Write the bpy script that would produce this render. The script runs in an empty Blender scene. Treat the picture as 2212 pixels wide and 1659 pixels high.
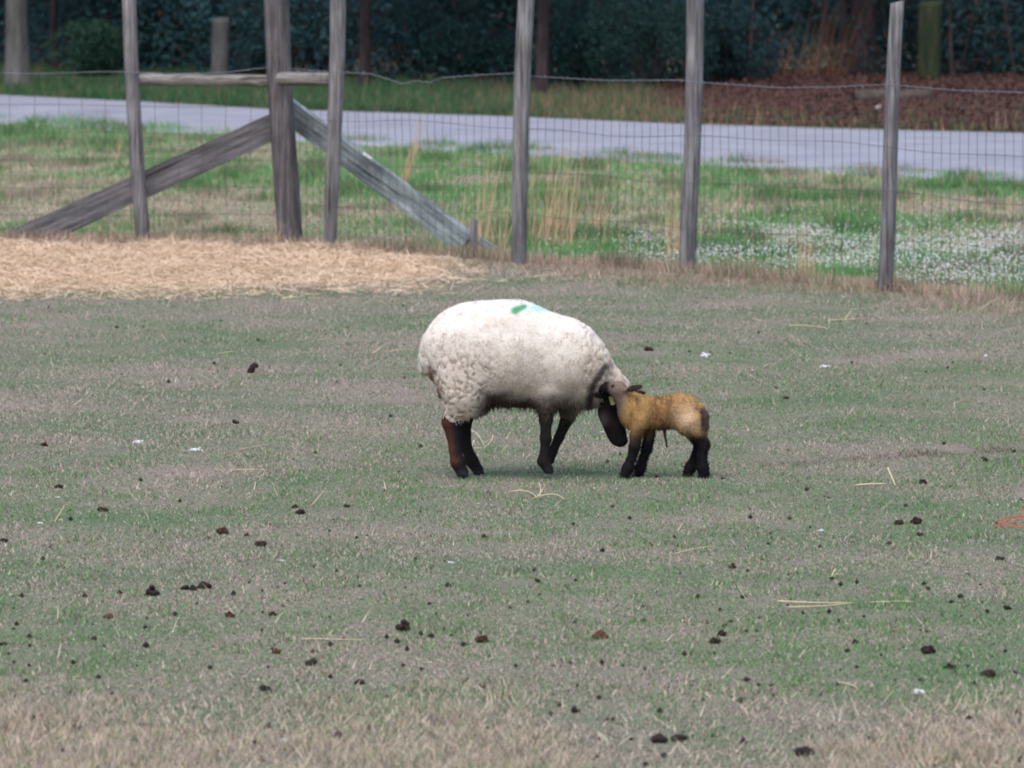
import bpy, math, random
import numpy as np
from mathutils import Vector, Matrix, Euler

random.seed(7)
RNG = np.random.default_rng(11)
SC = bpy.context.scene
COL = SC.collection
R = math.radians

# ------------------------------------------------------------------ camera
FPX = 15121.0                       # focal length in units of a 2212 px wide frame
CX, CY, HY = 1106.0, 829.5, -315.0  # frame centre and horizon line in those units
PITCH = math.atan((CY - HY) / FPX)
CAMH = 2.670
cam_d = bpy.data.cameras.new('camera')
cam = bpy.data.objects.new('camera', cam_d); COL.objects.link(cam)
cam.location = (0, 0, CAMH)
cam.rotation_euler = (math.pi / 2 - PITCH, 0, 0)
cam_d.sensor_width = 36.0
cam_d.lens = FPX / 2212.0 * 36.0
cam_d.clip_start = 0.5
cam_d.clip_end = 2000
cam_d.dof.use_dof = True
cam_d.dof.focus_distance = 29.8
cam_d.dof.aperture_fstop = 8.5
SC.camera = cam

# ------------------------------------------------------------------ light
SUN_EL, SUN_AZ = R(62), R(200)
w = bpy.data.worlds.new('World'); SC.world = w; w.use_nodes = True
nt = w.node_tree; bg = nt.nodes['Background']
sky = nt.nodes.new('ShaderNodeTexSky'); sky.sky_type = 'NISHITA'
sky.sun_disc = False; sky.sun_elevation = SUN_EL; sky.sun_rotation = SUN_AZ
sky.air_density = 1.0; sky.dust_density = 3.0; sky.ozone_density = 1.2
hs = nt.nodes.new('ShaderNodeHueSaturation'); hs.inputs['Saturation'].default_value = 1.0
nt.links.new(sky.outputs[0], hs.inputs['Color']); nt.links.new(hs.outputs[0], bg.inputs[0])
bg.inputs[1].default_value = 0.15
sd = bpy.data.lights.new('sun', 'SUN'); sd.energy = 0.7; sd.angle = R(50); sd.color = (1.0, 0.97, 0.95)
sun = bpy.data.objects.new('sun', sd); COL.objects.link(sun)
sun.location = (0, 0, 30)
# light comes from the azimuth of the sky's sun
_d = Vector((math.sin(SUN_AZ) * math.cos(SUN_EL), math.cos(SUN_AZ) * math.cos(SUN_EL), math.sin(SUN_EL)))
sun.rotation_euler = _d.to_track_quat('Z', 'Y').to_euler()
SC.view_settings.view_transform = 'Standard'
SC.view_settings.look = 'None'
SC.view_settings.exposure = 0.85
SC.view_settings.gamma = 1.0
SC.view_settings.use_curve_mapping = False
SC.render.engine = 'CYCLES'
SC.cycles.max_bounces = 6
SC.cycles.use_denoising = True
SC.cycles.filter_width = 1.9

# ------------------------------------------------------------------ pixel -> place
def depth_of(py, z=0.0):
    return (CAMH - z) * FPX / (py - HY)
def ray(px, py):
    u = (px - CX) / FPX; v = (CY - py) / FPX
    c, s = math.cos(PITCH), math.sin(PITCH)
    return Vector((u, c + v * s, -s + v * c))
def ground(px, py, z=0.0):
    d = ray(px, py); t = (z - CAMH) / d.z
    return Vector((d.x * t, d.y * t, z))
def at(px, py, Y):
    d = ray(px, py); t = Y / d.y
    return Vector((d.x * t, Y, CAMH + d.z * t))

# ------------------------------------------------------------------ noise in numpy
def _hash(ix, iy, iz, s):
    h = (ix.astype(np.int64) * 374761393 + iy.astype(np.int64) * 668265263 + iz.astype(np.int64) * 2147483647 + s * 974634777)
    h = (h ^ (h >> 13)) * 1274126177
    h = h ^ (h >> 16)
    return (h & 0xffffff).astype(np.float64) / 0xffffff
def vnoise(x, y, z=None, s=0):
    x = np.asarray(x, float); y = np.asarray(y, float)
    z = np.zeros_like(x) if z is None else np.asarray(z, float)
    ix, iy, iz = np.floor(x), np.floor(y), np.floor(z)
    fx, fy, fz = x - ix, y - iy, z - iz
    fx, fy, fz = [f * f * (3 - 2 * f) for f in (fx, fy, fz)]
    r = 0
    for a in (0, 1):
        for b in (0, 1):
            for c in (0, 1):
                wt = (fx if a else 1 - fx) * (fy if b else 1 - fy) * (fz if c else 1 - fz)
                r = r + wt * _hash(ix + a, iy + b, iz + c, s)
    return r
def fbm(x, y, z=None, s=0, o=3):
    r = 0; a = 0.5; t = 0; f = 1.0
    for k in range(o):
        r = r + a * vnoise(np.asarray(x) * f, np.asarray(y) * f, None if z is None else np.asarray(z) * f, s + k * 17)
        t += a; a *= 0.5; f *= 2.03
    return r / t
def smooth(a, b, x):
    t = np.clip((x - a) / (b - a), 0, 1)
    return t * t * (3 - 2 * t)
def lerp(a, b, t):
    t = np.asarray(t)[:, None]
    return np.asarray(a) * (1 - t) + np.asarray(b) * t

# ------------------------------------------------------------------ mesh helpers
def mk(name, V, F, mat, parent=None, loc=None, smooth_sh=False, fcol=None, vcol=None):
    """V (n,3); F (m,k) one face size"""
    V = np.asarray(V, np.float32); F = np.asarray(F, np.int32)
    me = bpy.data.meshes.new(name)
    k = F.shape[1]
    me.vertices.add(len(V)); me.vertices.foreach_set('co', V.ravel())
    me.loops.add(F.size); me.loops.foreach_set('vertex_index', F.ravel())
    me.polygons.add(len(F))
    me.polygons.foreach_set('loop_start', np.arange(0, F.size, k, dtype=np.int32))
    me.polygons.foreach_set('loop_total', np.full(len(F), k, np.int32))
    me.polygons.foreach_set('use_smooth', np.full(len(F), bool(smooth_sh)))
    for c, dom in ((fcol, 'FACE'), (vcol, 'POINT')):
        if c is not None:
            a = me.attributes.new('Col', 'FLOAT_COLOR', dom)
            c4 = np.ones((len(c), 4), np.float32); c4[:, :3] = c
            a.data.foreach_set('color', c4.ravel())
    me.update(calc_edges=True)
    if mat: me.materials.append(mat)
    o = bpy.data.objects.new(name, me); COL.objects.link(o)
    if parent: o.parent = parent
    if loc is not None: o.location = loc
    return o
def tag(o, label=None, cat=None, group=None, kind=None):
    if label: o['label'] = label
    if cat: o['category'] = cat
    if group: o['group'] = group
    if kind: o['kind'] = kind
    return o
def empty(name, loc, label, cat, group=None):
    o = bpy.data.objects.new(name, None); COL.objects.link(o)
    o.location = loc; o.empty_display_size = 0.1
    return tag(o, label, cat, group)

class MB:
    """collects tubes and boxes into one triangle/quad mesh (quads)"""
    def __init__(s): s.v = []; s.f = []; s.n = 0
    def add(s, V, F):
        s.v.append(np.asarray(V, float)); s.f.append(np.asarray(F) + s.n); s.n += len(V)
    def tube(s, pts, rad, sides=6, cap=True):
        pts = [Vector(p) for p in pts]
        if not hasattr(rad, '__len__'): rad = [rad] * len(pts)
        V = []; up = Vector((0.31, 0.17, 0.93))
        for i, p in enumerate(pts):
            t = (pts[min(i + 1, len(pts) - 1)] - pts[max(i - 1, 0)]).normalized()
            a = t.cross(up)
            if a.length < 1e-3: a = t.cross(Vector((1, 0, 0)))
            a.normalize(); b = t.cross(a)
            for k in range(sides):
                th = 2 * math.pi * k / sides
                V.append(p + (a * math.cos(th) + b * math.sin(th)) * rad[i])
        F = []
        for i in range(len(pts) - 1):
            for k in range(sides):
                k2 = (k + 1) % sides
                F.append((i * sides + k, i * sides + k2, (i + 1) * sides + k2, (i + 1) * sides + k))
        if cap:
            for base, pt in ((0, pts[0]), ((len(pts) - 1) * sides, pts[-1])):
                c = len(V); V.append(pt); V.append(pt)
                for k in range(0, sides, 2):
                    F.append((base + k, base + (k + 1) % sides, base + (k + 2) % sides, c))
        s.add([tuple(p) for p in V], F)
    def build(s, name, mat, parent=None, loc=None, smooth_sh=True):
        V = np.concatenate(s.v); F = np.concatenate(s.f)
        return mk(name, V, F, mat, parent, loc, smooth_sh)

def ribbons(P, D, L, W, seg, side, droop=0.0):
    """tapered strips: P start (n,3), D unit direction, L length, W width, side unit vector; tip is a point.
    returns V, F(tri), per-strip face count"""
    n = len(P)
    rows = []
    for k in range(seg):
        t = k / seg
        c = P + D * (L * t)[:, None]
        c[:, 2] -= droop * L * t * t
        wd = (W * (1 - 0.75 * t))[:, None] * 0.5
        rows.append(c - side * wd); rows.append(c + side * wd)
    tip = P + D * L[:, None]; tip[:, 2] -= droop * L
    rows.append(tip)
    V = np.stack(rows, 1).reshape(-1, 3)
    m = 2 * seg + 1
    tri = []
    for k in range(seg - 1):
        a = 2 * k
        tri += [(a, a + 1, a + 3), (a, a + 3, a + 2)]
    tri.append((2 * seg - 2, 2 * seg - 1, 2 * seg))
    tri = np.array(tri)
    F = (np.arange(n)[:, None, None] * m + tri[None]).reshape(-1, 3)
    return V, F, len(tri)

# ------------------------------------------------------------------ materials
def newmat(name):
    m = bpy.data.materials.new(name); m.use_nodes = True
    return m, m.node_tree, m.node_tree.nodes, m.node_tree.links, m.node_tree.nodes['Principled BSDF']
def mat_col(name, trans=0.0, rough=0.8, spec=0.2, sheen=0.0, nscale=0, nstr=0.0):
    """colour from the Col attribute"""
    m, t, N, L, b = newmat(name)
    a = N.new('ShaderNodeAttribute'); a.attribute_name = 'Col'
    src = a.outputs['Color']
    if nscale:
        tc = N.new('ShaderNodeTexCoord'); nz = N.new('ShaderNodeTexNoise'); nz.inputs['Scale'].default_value = nscale
        nz.inputs['Detail'].default_value = 4
        L.new(tc.outputs['Object'], nz.inputs['Vector'])
        mr = N.new('ShaderNodeMapRange'); mr.inputs[1].default_value = 0.25; mr.inputs[2].default_value = 0.75
        mr.inputs[3].default_value = 1 - nstr; mr.inputs[4].default_value = 1 + nstr
        L.new(nz.outputs['Fac'], mr.inputs[0])
        mx = N.new('ShaderNodeVectorMath'); mx.operation = 'SCALE'
        L.new(src, mx.inputs[0]); L.new(mr.outputs[0], mx.inputs['Scale'])
        src = mx.outputs[0]
        bp = N.new('ShaderNodeBump'); bp.inputs['Strength'].default_value = 0.4; bp.inputs['Distance'].default_value = 0.01
        L.new(nz.outputs['Fac'], bp.inputs['Height']); L.new(bp.outputs[0], b.inputs['Normal'])
    L.new(src, b.inputs['Base Color'])
    b.inputs['Roughness'].default_value = rough
    b.inputs['Specular IOR Level'].default_value = spec
    if trans:
        tr = N.new('ShaderNodeBsdfTranslucent'); L.new(src, tr.inputs['Color'])
        ms = N.new('ShaderNodeMixShader'); ms.inputs[0].default_value = trans
        L.new(b.outputs[0], ms.inputs[1]); L.new(tr.outputs[0], ms.inputs[2])
        L.new(ms.outputs[0], N['Material Output'].inputs['Surface'])
    return m
def mat_noise(name, cols, scale=(1, 1, 1), nscale=5.0, detail=6, rough=0.85, bump=0.3, bdist=0.01, spec=0.2, coord='Object', rand=True, pos=None):
    m, t, N, L, b = newmat(name)
    tc = N.new('ShaderNodeTexCoord'); mp = N.new('ShaderNodeMapping'); mp.inputs['Scale'].default_value = scale
    L.new(tc.outputs[coord], mp.inputs['Vector'])
    if rand:
        oi = N.new('ShaderNodeObjectInfo'); mu = N.new('ShaderNodeMath'); mu.operation = 'MULTIPLY'; mu.inputs[1].default_value = 37.0
        L.new(oi.outputs['Random'], mu.inputs[0]); L.new(mu.outputs[0], mp.inputs['Location'])
    nz = N.new('ShaderNodeTexNoise'); nz.inputs['Scale'].default_value = nscale; nz.inputs['Detail'].default_value = detail
    nz.inputs['Roughness'].default_value = 0.62
    L.new(mp.outputs[0], nz.inputs['Vector'])
    rp = N.new('ShaderNodeValToRGB'); e = rp.color_ramp.elements
    n = len(cols)
    ps = pos or [0.28 + 0.44 * i / max(1, n - 1) for i in range(n)]
    e[0].position = ps[0]; e[0].color = (*cols[0], 1)
    e[1].position = ps[-1]; e[1].color = (*cols[-1], 1)
    for i in range(1, n - 1):
        q = e.new(ps[i]); q.color = (*cols[i], 1)
    L.new(nz.outputs['Fac'], rp.inputs[0]); L.new(rp.outputs[0], b.inputs['Base Color'])
    b.inputs['Roughness'].default_value = rough; b.inputs['Specular IOR Level'].default_value = spec
    if bump:
        bp = N.new('ShaderNodeBump'); bp.inputs['Strength'].default_value = bump; bp.inputs['Distance'].default_value = bdist
        L.new(nz.outputs['Fac'], bp.inputs['Height']); L.new(bp.outputs[0], b.inputs['Normal'])
    return m
def mat_plain(name, c, rough=0.6, spec=0.3, metal=0.0):
    m, t, N, L, b = newmat(name)
    b.inputs['Base Color'].default_value = (*c, 1); b.inputs['Roughness'].default_value = rough
    b.inputs['Specular IOR Level'].default_value = spec; b.inputs['Metallic'].default_value = metal
    return m

M_GRASS = mat_col('grass_blade', trans=0.25, rough=0.7)
M_LEAF = mat_col('leaf', trans=0.15, rough=0.75)
M_STRAW = mat_col('straw_stalk', trans=0.1, rough=0.65)
M_WOOL = mat_col('wool', rough=1.0, spec=0.0, trans=0.42)
M_FLEECE = mat_col('fleece_surface', rough=1.0, spec=0.0, nscale=90, nstr=0.12)
M_HIDE = mat_col('hide', rough=0.85, spec=0.06, nscale=160, nstr=0.25)
def mat_wood(name, cols, along='z', grain=42.0, lichen=(0.16, 0.17, 0.10), lich=0.35):
    m, t, N, L, b = newmat(name)
    tc = N.new('ShaderNodeTexCoord'); oi = N.new('ShaderNodeObjectInfo')
    mu = N.new('ShaderNodeMath'); mu.operation = 'MULTIPLY'; mu.inputs[1].default_value = 37.0; L.new(oi.outputs['Random'], mu.inputs[0])
    def mapped(sc, sl):
        mp = N.new('ShaderNodeMapping'); v = [sc, sc, sc]; v['xyz'.index(along)] = sl; mp.inputs['Scale'].default_value = v
        L.new(tc.outputs['Object'], mp.inputs['Vector']); L.new(mu.outputs[0], mp.inputs['Location']); return mp
    def noise(mp, d, ro=.6):
        n = N.new('ShaderNodeTexNoise'); n.inputs['Scale'].default_value = 1.0; n.inputs['Detail'].default_value = d; n.inputs['Roughness'].default_value = ro
        L.new(mp.outputs[0], n.inputs['Vector']); return n
    g = noise(mapped(grain * 1.6, 2.6), 7, .65)
    blot = noise(mapped(7, 3.2), 5, .6)
    crk = noise(mapped(grain * 1.1, 0.9), 2, .4)
    rp = N.new('ShaderNodeValToRGB'); e = rp.color_ramp.elements
    e[0].position = .3; e[0].color = (*cols[0], 1); e[1].position = .72; e[1].color = (*cols[2], 1); q = e.new(.5); q.color = (*cols[1], 1)
    L.new(g.outputs['Fac'], rp.inputs[0])
    bl = N.new('ShaderNodeMapRange'); bl.inputs[1].default_value = .3; bl.inputs[2].default_value = .7; bl.inputs[3].default_value = .62; bl.inputs[4].default_value = 1.32
    L.new(blot.outputs['Fac'], bl.inputs[0])
    ck = N.new('ShaderNodeMapRange'); ck.inputs[1].default_value = .30; ck.inputs[2].default_value = .38; ck.inputs[3].default_value = .3; ck.inputs[4].default_value = 1.0
    L.new(crk.outputs['Fac'], ck.inputs[0])
    pr = N.new('ShaderNodeMath'); pr.operation = 'MULTIPLY'; L.new(bl.outputs[0], pr.inputs[0]); L.new(ck.outputs[0], pr.inputs[1])
    sc_ = N.new('ShaderNodeVectorMath'); sc_.operation = 'SCALE'; L.new(rp.outputs[0], sc_.inputs[0]); L.new(pr.outputs[0], sc_.inputs['Scale'])
    lb = noise(mapped(11, 6), 4, .7)
    lr = N.new('ShaderNodeMapRange'); lr.inputs[1].default_value = .56; lr.inputs[2].default_value = .72; lr.inputs[3].default_value = 0; lr.inputs[4].default_value = lich
    L.new(lb.outputs['Fac'], lr.inputs[0])
    mx = N.new('ShaderNodeMix'); mx.data_type = 'RGBA'; mx.inputs[7].default_value = (*lichen, 1)
    L.new(lr.outputs[0], mx.inputs[0]); L.new(sc_.outputs[0], mx.inputs[6]); L.new(mx.outputs[2], b.inputs['Base Color'])
    b.inputs['Roughness'].default_value = .88; b.inputs['Specular IOR Level'].default_value = .15
    bp = N.new('ShaderNodeBump'); bp.inputs['Strength'].default_value = .6; bp.inputs['Distance'].default_value = .008
    ad = N.new('ShaderNodeMath'); ad.operation = 'ADD'; L.new(g.outputs['Fac'], ad.inputs[0]); L.new(ck.outputs[0], ad.inputs[1])
    L.new(ad.outputs[0], bp.inputs['Height']); L.new(bp.outputs[0], b.inputs['Normal'])
    return m
_W = [(0.055, 0.050, 0.054), (0.175, 0.165, 0.168), (0.33, 0.32, 0.32)]
M_WOOD = mat_wood('weathered_wood', _W)
M_RAIL = mat_wood('weathered_rail', [(0.08, 0.07, 0.066), (0.22, 0.205, 0.19), (0.38, 0.36, 0.34)], 'x', 36)
M_WOODC = mat_wood('weathered_corner_wood', [(0.045, 0.038, 0.040), (0.125, 0.112, 0.115), (0.22, 0.205, 0.205)], 'z', 30)
M_PLANK = mat_wood('grey_plank', [(0.06, 0.055, 0.057), (0.15, 0.141, 0.147), (0.225, 0.215, 0.22)], 'x', 26, (0.15, 0.15, 0.13), .2)
M_PLANKG = mat_wood('painted_plank', [(0.085, 0.095, 0.098), (0.20, 0.235, 0.235), (0.34, 0.39, 0.385)], 'x', 22, (0.34, 0.42, 0.42), .6)
M_WIRE = mat_plain('rusty_wire', (0.11, 0.092, 0.09), 0.6, 0.4, 0.1)
M_BARB = mat_plain('galvanised_wire', (0.19, 0.20, 0.225), 0.5, 0.4, 0.3)
M_DUNG = mat_noise('dung', [(0.008, 0.006, 0.005), (0.022, 0.014, 0.010), (0.05, 0.03, 0.02)], (1, 1, 1), 60, 4, 0.75, 0.6, 0.006, 0.25)
M_DUNGB = mat_noise('brown_dung', [(0.018, 0.011, 0.008), (0.05, 0.03, 0.022), (0.10, 0.062, 0.045)], (1, 1, 1), 60, 4, 0.85, 0.6, 0.006, 0.1)
M_DUNGR = mat_noise('dry_dung', [(0.04, 0.022, 0.016), (0.10, 0.05, 0.035), (0.17, 0.095, 0.065)], (1, 1, 1), 60, 4, 0.9, 0.6, 0.006, 0.05)
M_WHITE = mat_plain('white_fluff', (0.8, 0.8, 0.82), 1.0, 0.0)
M_ORANGE = mat_plain('orange_twine_fibre', (0.55, 0.12, 0.06), 0.7, 0.2)

# ------------------------------------------------------------------ the setting
def ground_mat():
    m, t, N, L, b = newmat('pasture_soil')
    tc = N.new('ShaderNodeTexCoord')
    n1 = N.new('ShaderNodeTexNoise'); n1.inputs['Scale'].default_value = 0.9; n1.inputs['Detail'].default_value = 5
    n2 = N.new('ShaderNodeTexNoise'); n2.inputs['Scale'].default_value = 45; n2.inputs['Detail'].default_value = 6
    L.new(tc.outputs['Object'], n1.inputs['Vector']); L.new(tc.outputs['Object'], n2.inputs['Vector'])
    r1 = N.new('ShaderNodeValToRGB'); e = r1.color_ramp.elements
    e[0].position = 0.35; e[0].color = (0.13, 0.16, 0.10, 1); e[1].position = 0.66; e[1].color = (0.25, 0.205, 0.17, 1)
    L.new(n1.outputs['Fac'], r1.inputs[0])
    mr = N.new('ShaderNodeMapRange'); mr.inputs[1].default_value = 0.3; mr.inputs[2].default_value = 0.7; mr.inputs[3].default_value = 0.55; mr.inputs[4].default_value = 1.35
    L.new(n2.outputs['Fac'], mr.inputs[0])
    mx = N.new('ShaderNodeVectorMath'); mx.operation = 'SCALE'
    L.new(r1.outputs[0], mx.inputs[0]); L.new(mr.outputs[0], mx.inputs['Scale'])
    L.new(mx.outputs[0], b.inputs['Base Color'])
    b.inputs['Roughness'].default_value = 0.95; b.inputs['Specular IOR Level'].default_value = 0.05
    bp = N.new('ShaderNodeBump'); bp.inputs['Strength'].default_value = 0.5; bp.inputs['Distance'].default_value = 0.02
    L.new(n2.outputs['Fac'], bp.inputs['Height']); L.new(bp.outputs[0], b.inputs['Normal'])
    return m
g = mk('ground', [(-600, -100, 0), (600, -100, 0), (600, 1100, 0), (-600, 1100, 0)], [(0, 1, 2, 3)], ground_mat())
tag(g, kind='structure')

# road: edges follow the ground points where the photograph shows them
FAR = [(-700, 172), (-200, 194), (0, 205), (300, 219), (600, 236), (1100, 251), (1475, 268), (1925, 281), (2212, 288), (2700, 299)]
NEAR = [(-700, 226), (-200, 251), (0, 262), (300, 279), (600, 298), (1100, 327), (1475, 350), (1925, 374), (2212, 388), (2700, 410)]
rz = 0.03
def interp(edge, k):
    xs = [p[0] for p in edge]; ys = [p[1] for p in edge]
    px = -700 + 3400 * k / 60
    return ground(px, float(np.interp(px, xs, ys)), rz)
V = []; F = []
for k in range(61):
    a, b_ = interp(NEAR, k), interp(FAR, k)
    mid = (a + b_) / 2 + Vector((0, 0, 0.03))
    dn = (b_ - a).normalized() * 0.15
    V += [tuple(a - dn - Vector((0, 0, 0.05))), tuple(a), tuple(mid), tuple(b_), tuple(b_ + dn - Vector((0, 0, 0.05)))]
for k in range(60):
    for j in range(4):
        F.append((k * 5 + j, (k + 1) * 5 + j, (k + 1) * 5 + j + 1, k * 5 + j + 1))
M_ROAD = mat_noise('pale_asphalt', [(0.205, 0.207, 0.24), (0.28, 0.282, 0.322), (0.345, 0.347, 0.39)], (1, 1, 1), 1.3, 8, 0.7, 0.15, 0.004, 0.35, rand=False)
rd = mk('road', V, F, M_ROAD); tag(rd, kind='structure')
def road_y(px, edge):
    return float(np.interp(px, [p[0] for p in edge], [p[1] for p in edge]))
def proj(X, Y, Z=0):
    """world -> frame units, arrays"""
    c, s = math.cos(PITCH), math.sin(PITCH)
    zz = Z - CAMH
    dep = Y * c - zz * s
    v = Y * s + zz * c
    return CX + FPX * X / dep, CY - FPX * v / dep

# ---- pasture grass
def gblob(px, py, cx, cy, rx, ry):
    return np.exp(-(((px - cx) / rx) ** 2 + ((py - cy) / ry) ** 2))
GREEN = np.array((0.13, 0.255, 0.10)); TAN = np.array((0.54, 0.435, 0.335)); GREY = np.array((0.43, 0.35, 0.335))
BROWN = np.array((0.15, 0.105, 0.088)); PALE = np.array((0.64, 0.55, 0.43)); LIME = np.array((0.17, 0.325, 0.115))
def dry_field(X, Y):
    """how dry the sward is at a place in the field (0 green, 1 straw); patches belong to the ground"""
    px, py = proj(X, Y)
    n = fbm(X * 0.75, Y * 0.42, s=3, o=4)
    n_ = fbm(X * 2.3, Y * 1.1, s=4, o=3)
    d = 0.43 + 1.5 * (n - 0.5) + 1.45 * (n_ - 0.5)
    d = d - 0.5 * gblob(px, py, 1560, 1590, 270, 140) + 0.5 * smooth(1460, 1590, py + 60 * (vnoise(X * 2, Y * 1.2, s=5) - 0.5) + 0.05 * np.abs(px - 600) * (px < 1500) * 0.5)
    d = d + 0.28 * smooth(800, 640, py)
    for (cx, cy, rx, ry, a) in ((1250, 1036, 330, 20, .35), (1200, 1200, 420, 20, .45), (1130, 1440, 260, 22, .4), (860, 1115, 220, 16, .4), (1950, 770, 300, 30, .3), (300, 760, 380, 22, .25), (1500, 1060, 500, 22, .25), (250, 1050, 300, 30, .2), (2000, 1050, 200, 25, .25),
                              (600, 1330, 700, 80, -.32), (1750, 1310, 500, 70, -.3), (1250, 1400, 1300, 60, -.15), (2000, 1480, 300, 50, -.2)):
        d = d + a * gblob(px, py, cx, cy, rx, ry)
    return np.clip(d, 0, 1), px, py
def scatter(n, Y0, Y1, power, margin, maxx=1e9):
    # density falls with Y**-power in a wedge a little wider than the view
    out = []
    u = RNG.random(n)
    a = 2.0 - power
    if abs(a) < 1e-6: Y = Y0 * (Y1 / Y0) ** u
    else: Y = (Y0 ** a + u * (Y1 ** a - Y0 ** a)) ** (1 / a)
    X = (RNG.random(n) * 2 - 1) * (0.0732 * Y + margin)
    return X, Y
def blades(X, Y, Z, h, wd, lean, colr, name, mat, seg=1, azr=None):
    n = len(X)
    az = RNG.random(n) * 2 * math.pi if azr is None else azr
    side = np.stack([np.cos(az), np.sin(az), np.zeros(n)], 1)
    la = RNG.random(n) * 2 * math.pi
    D = np.stack([np.cos(la) * lean, np.sin(la) * lean, np.ones(n)], 1)
    D /= np.linalg.norm(D, axis=1)[:, None]
    P = np.stack([X, Y, Z], 1)
    V, F, k = ribbons(P, D, h, wd, seg, side, droop=0.0 if seg == 1 else 0.15)
    return mk(name, V, F, mat, fcol=np.repeat(colr, k, 0))

# fence line on the ground, used by grass and fence
FL = [(-1.524, 47.9), (-1.205, 47.25), (0.03, 45.75), (1.13, 44.5), (2.28, 42.75), (3.9, 40.4), (6.5, 36.6)]
def fence_Y(X):
    return np.interp(X, [-30] + [p[0] for p in FL], [48.1] + [p[1] for p in FL])

N1 = 900000
X, Y = scatter(N1, 18.6, 48.6, 2.2, 1.2)
keep = (Y < fence_Y(X) + 0.15) & ((vnoise(X * 5.5, Y * 3.2, s=37) > .22) | (RNG.random(len(X)) < .35)); X, Y = X[keep], Y[keep]
d, px, py = dry_field(X, Y)
r = RNG.random(len(X)); r2 = RNG.random(len(X))
isg = r > (0.20 + 0.64 * d)
c = lerp(GREEN * 0.9, LIME, np.clip(r2 * 0.6 + 0.2 * (1 - d), 0, 1) * 0.7)
dryc = lerp(GREY, TAN, r2)
k = r2 > 0.93; dryc[k] = PALE
k = r2 < 0.2; dryc[k] = BROWN
c[~isg] = dryc[~isg]
c_tan = lerp(np.array((0.42, 0.33, 0.215)), np.array((0.66, 0.55, 0.39)), RNG.random(len(X)))
_kb = (RNG.random(len(X)) < 0.42)
bottom = smooth(1470, 1590, py - 15 + 190 * (fbm(X * 2.2, Y * 1.3, s=33) - .5) - 230 * gblob(px, py, 1560, 1600, 270, 300))
fencez = smooth(2.0, 0.2, fence_Y(X) - Y + 1.2 * (vnoise(X * 2.2, Y, s=35) - .5))
c = c * (0.68 + 0.66 * RNG.random(len(X)))[:, None]
track = np.exp(-((py - (1008 - (px - 1600) * 0.062)) / 7.0) ** 2) * smooth(1560, 1750, px)
c = lerp(c, np.array((0.11, 0.085, 0.06)), np.clip(track * 0.75, 0, 1))
c = lerp(c, c_tan, bottom * _kb)
pk = fencez * (RNG.random(len(X)) < 0.7)
c = lerp(c, lerp(np.array((0.33, 0.215, 0.16)), np.array((0.54, 0.38, 0.28)), r2), pk * 0.8)
h = (0.006 + 0.013 * RNG.random(len(X))) * (1 + 1.5 * bottom) * (1 + 3.4 * fencez) * (0.55 + 1.25 * vnoise(X * 6.5, Y * 4, s=9) ** 2)
h *= np.where(RNG.random(len(X)) < 0.02, 1.9, 1.0)
wd = 0.0028 + 0.003 * RNG.random(len(X))
o = blades(X, Y, np.zeros(len(X)), h, wd, 0.3 + 1.1 * RNG.random(len(X)), c, 'pasture_grass', M_GRASS)
tag(o, 'short patchy grazed grass and dead thatch covering the pasture', 'grass', kind='stuff')

# long dead stems standing among the short grass
n = 16000
X, Y = scatter(n, 18.8, 47.5, 3.2, 0.9)
d, px, py = dry_field(X, Y)
keep = (Y < fence_Y(X)) & (RNG.random(n) < 0.08 + 0.9 * smooth(1440, 1600, py) + 0.35 * smooth(760, 640, py))
X, Y, py = X[keep], Y[keep], py[keep]; n = len(X)
h = 0.035 + 0.06 * RNG.random(n) ** 1.5
c = lerp(TAN * 1.1, PALE * 1.1, RNG.random(n))
o = blades(X, Y, np.zeros(n), h, np.full(n, 0.0042), 0.5 + 1.2 * RNG.random(n), c, 'dead_grass_stems', M_GRASS, seg=2)
tag(o, 'long bleached dead stems standing in the short grass', 'dead grass', kind='stuff')

# ---- verge between the fence and the road
NEARG = [ground(p[0], p[1]) for p in NEAR]; FARG = [ground(p[0], p[1]) for p in FAR]
def near_Y(X): return np.interp(X, [p.x for p in NEARG], [p.y for p in NEARG])
def far_Y(X): return np.interp(X, [p.x for p in FARG], [p.y for p in FARG])
n = 420000
X, Y = scatter(n, 42.0, 75.5, 1.6, 1.5)
keep = (Y > fence_Y(X) - 0.1) & (Y < near_Y(X) + 0.25); X, Y = X[keep], Y[keep]; n = len(X)
px, py = proj(X, Y)
nz = fbm(X * 0.8, Y * 0.3, s=21, o=4)
nz2 = fbm(X * 2.6, Y * 0.9, s=23, o=3)
dr = np.clip(0.34 - 0.12 * smooth(900, 1400, px) + 2.2 * (nz - 0.5) + 1.3 * (nz2 - 0.5), 0, 1)
dr = dr + 0.55 * gblob(px, py, 200, 470, 700, 40) + 0.35 * gblob(px, py, 1700, 452, 600, 14) + 0.22 * gblob(px, py, 100, 340, 260, 30) - 0.35 * gblob(px, py, 1950, 480, 500, 16) - 0.3 * gblob(px, py, 1700, 400, 600, 28) - 0.25 * gblob(px, py, 150, 290, 300, 24)
dr = dr + 0.8 * smooth(0.9, 0.0, Y - fence_Y(X))
dr = np.clip(dr, 0, 1)
r = RNG.random(n); r2 = RNG.random(n)
isg = r > 0.08 + 0.8 * dr
VG = np.array((0.08, 0.26, 0.07)); VG2 = np.array((0.19, 0.35, 0.13))
c = lerp(VG, VG2, r2)
c[~isg] = lerp(np.array((0.45, 0.36, 0.29)), np.array((0.55, 0.44, 0.29)), r2)[~isg]
fz = smooth(0.9, 0.1, Y - fence_Y(X))
c = lerp(c, np.array((0.45, 0.31, 0.235)), fz * (RNG.random(n) < 0.75) * 0.8)
tuft = vnoise(X * 3.0, Y * 1.5, s=31)
c *= ((0.65 + 0.6 * RNG.random(n)) * (1.18 - .5 * smooth(.45, .9, tuft)))[:, None]
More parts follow.
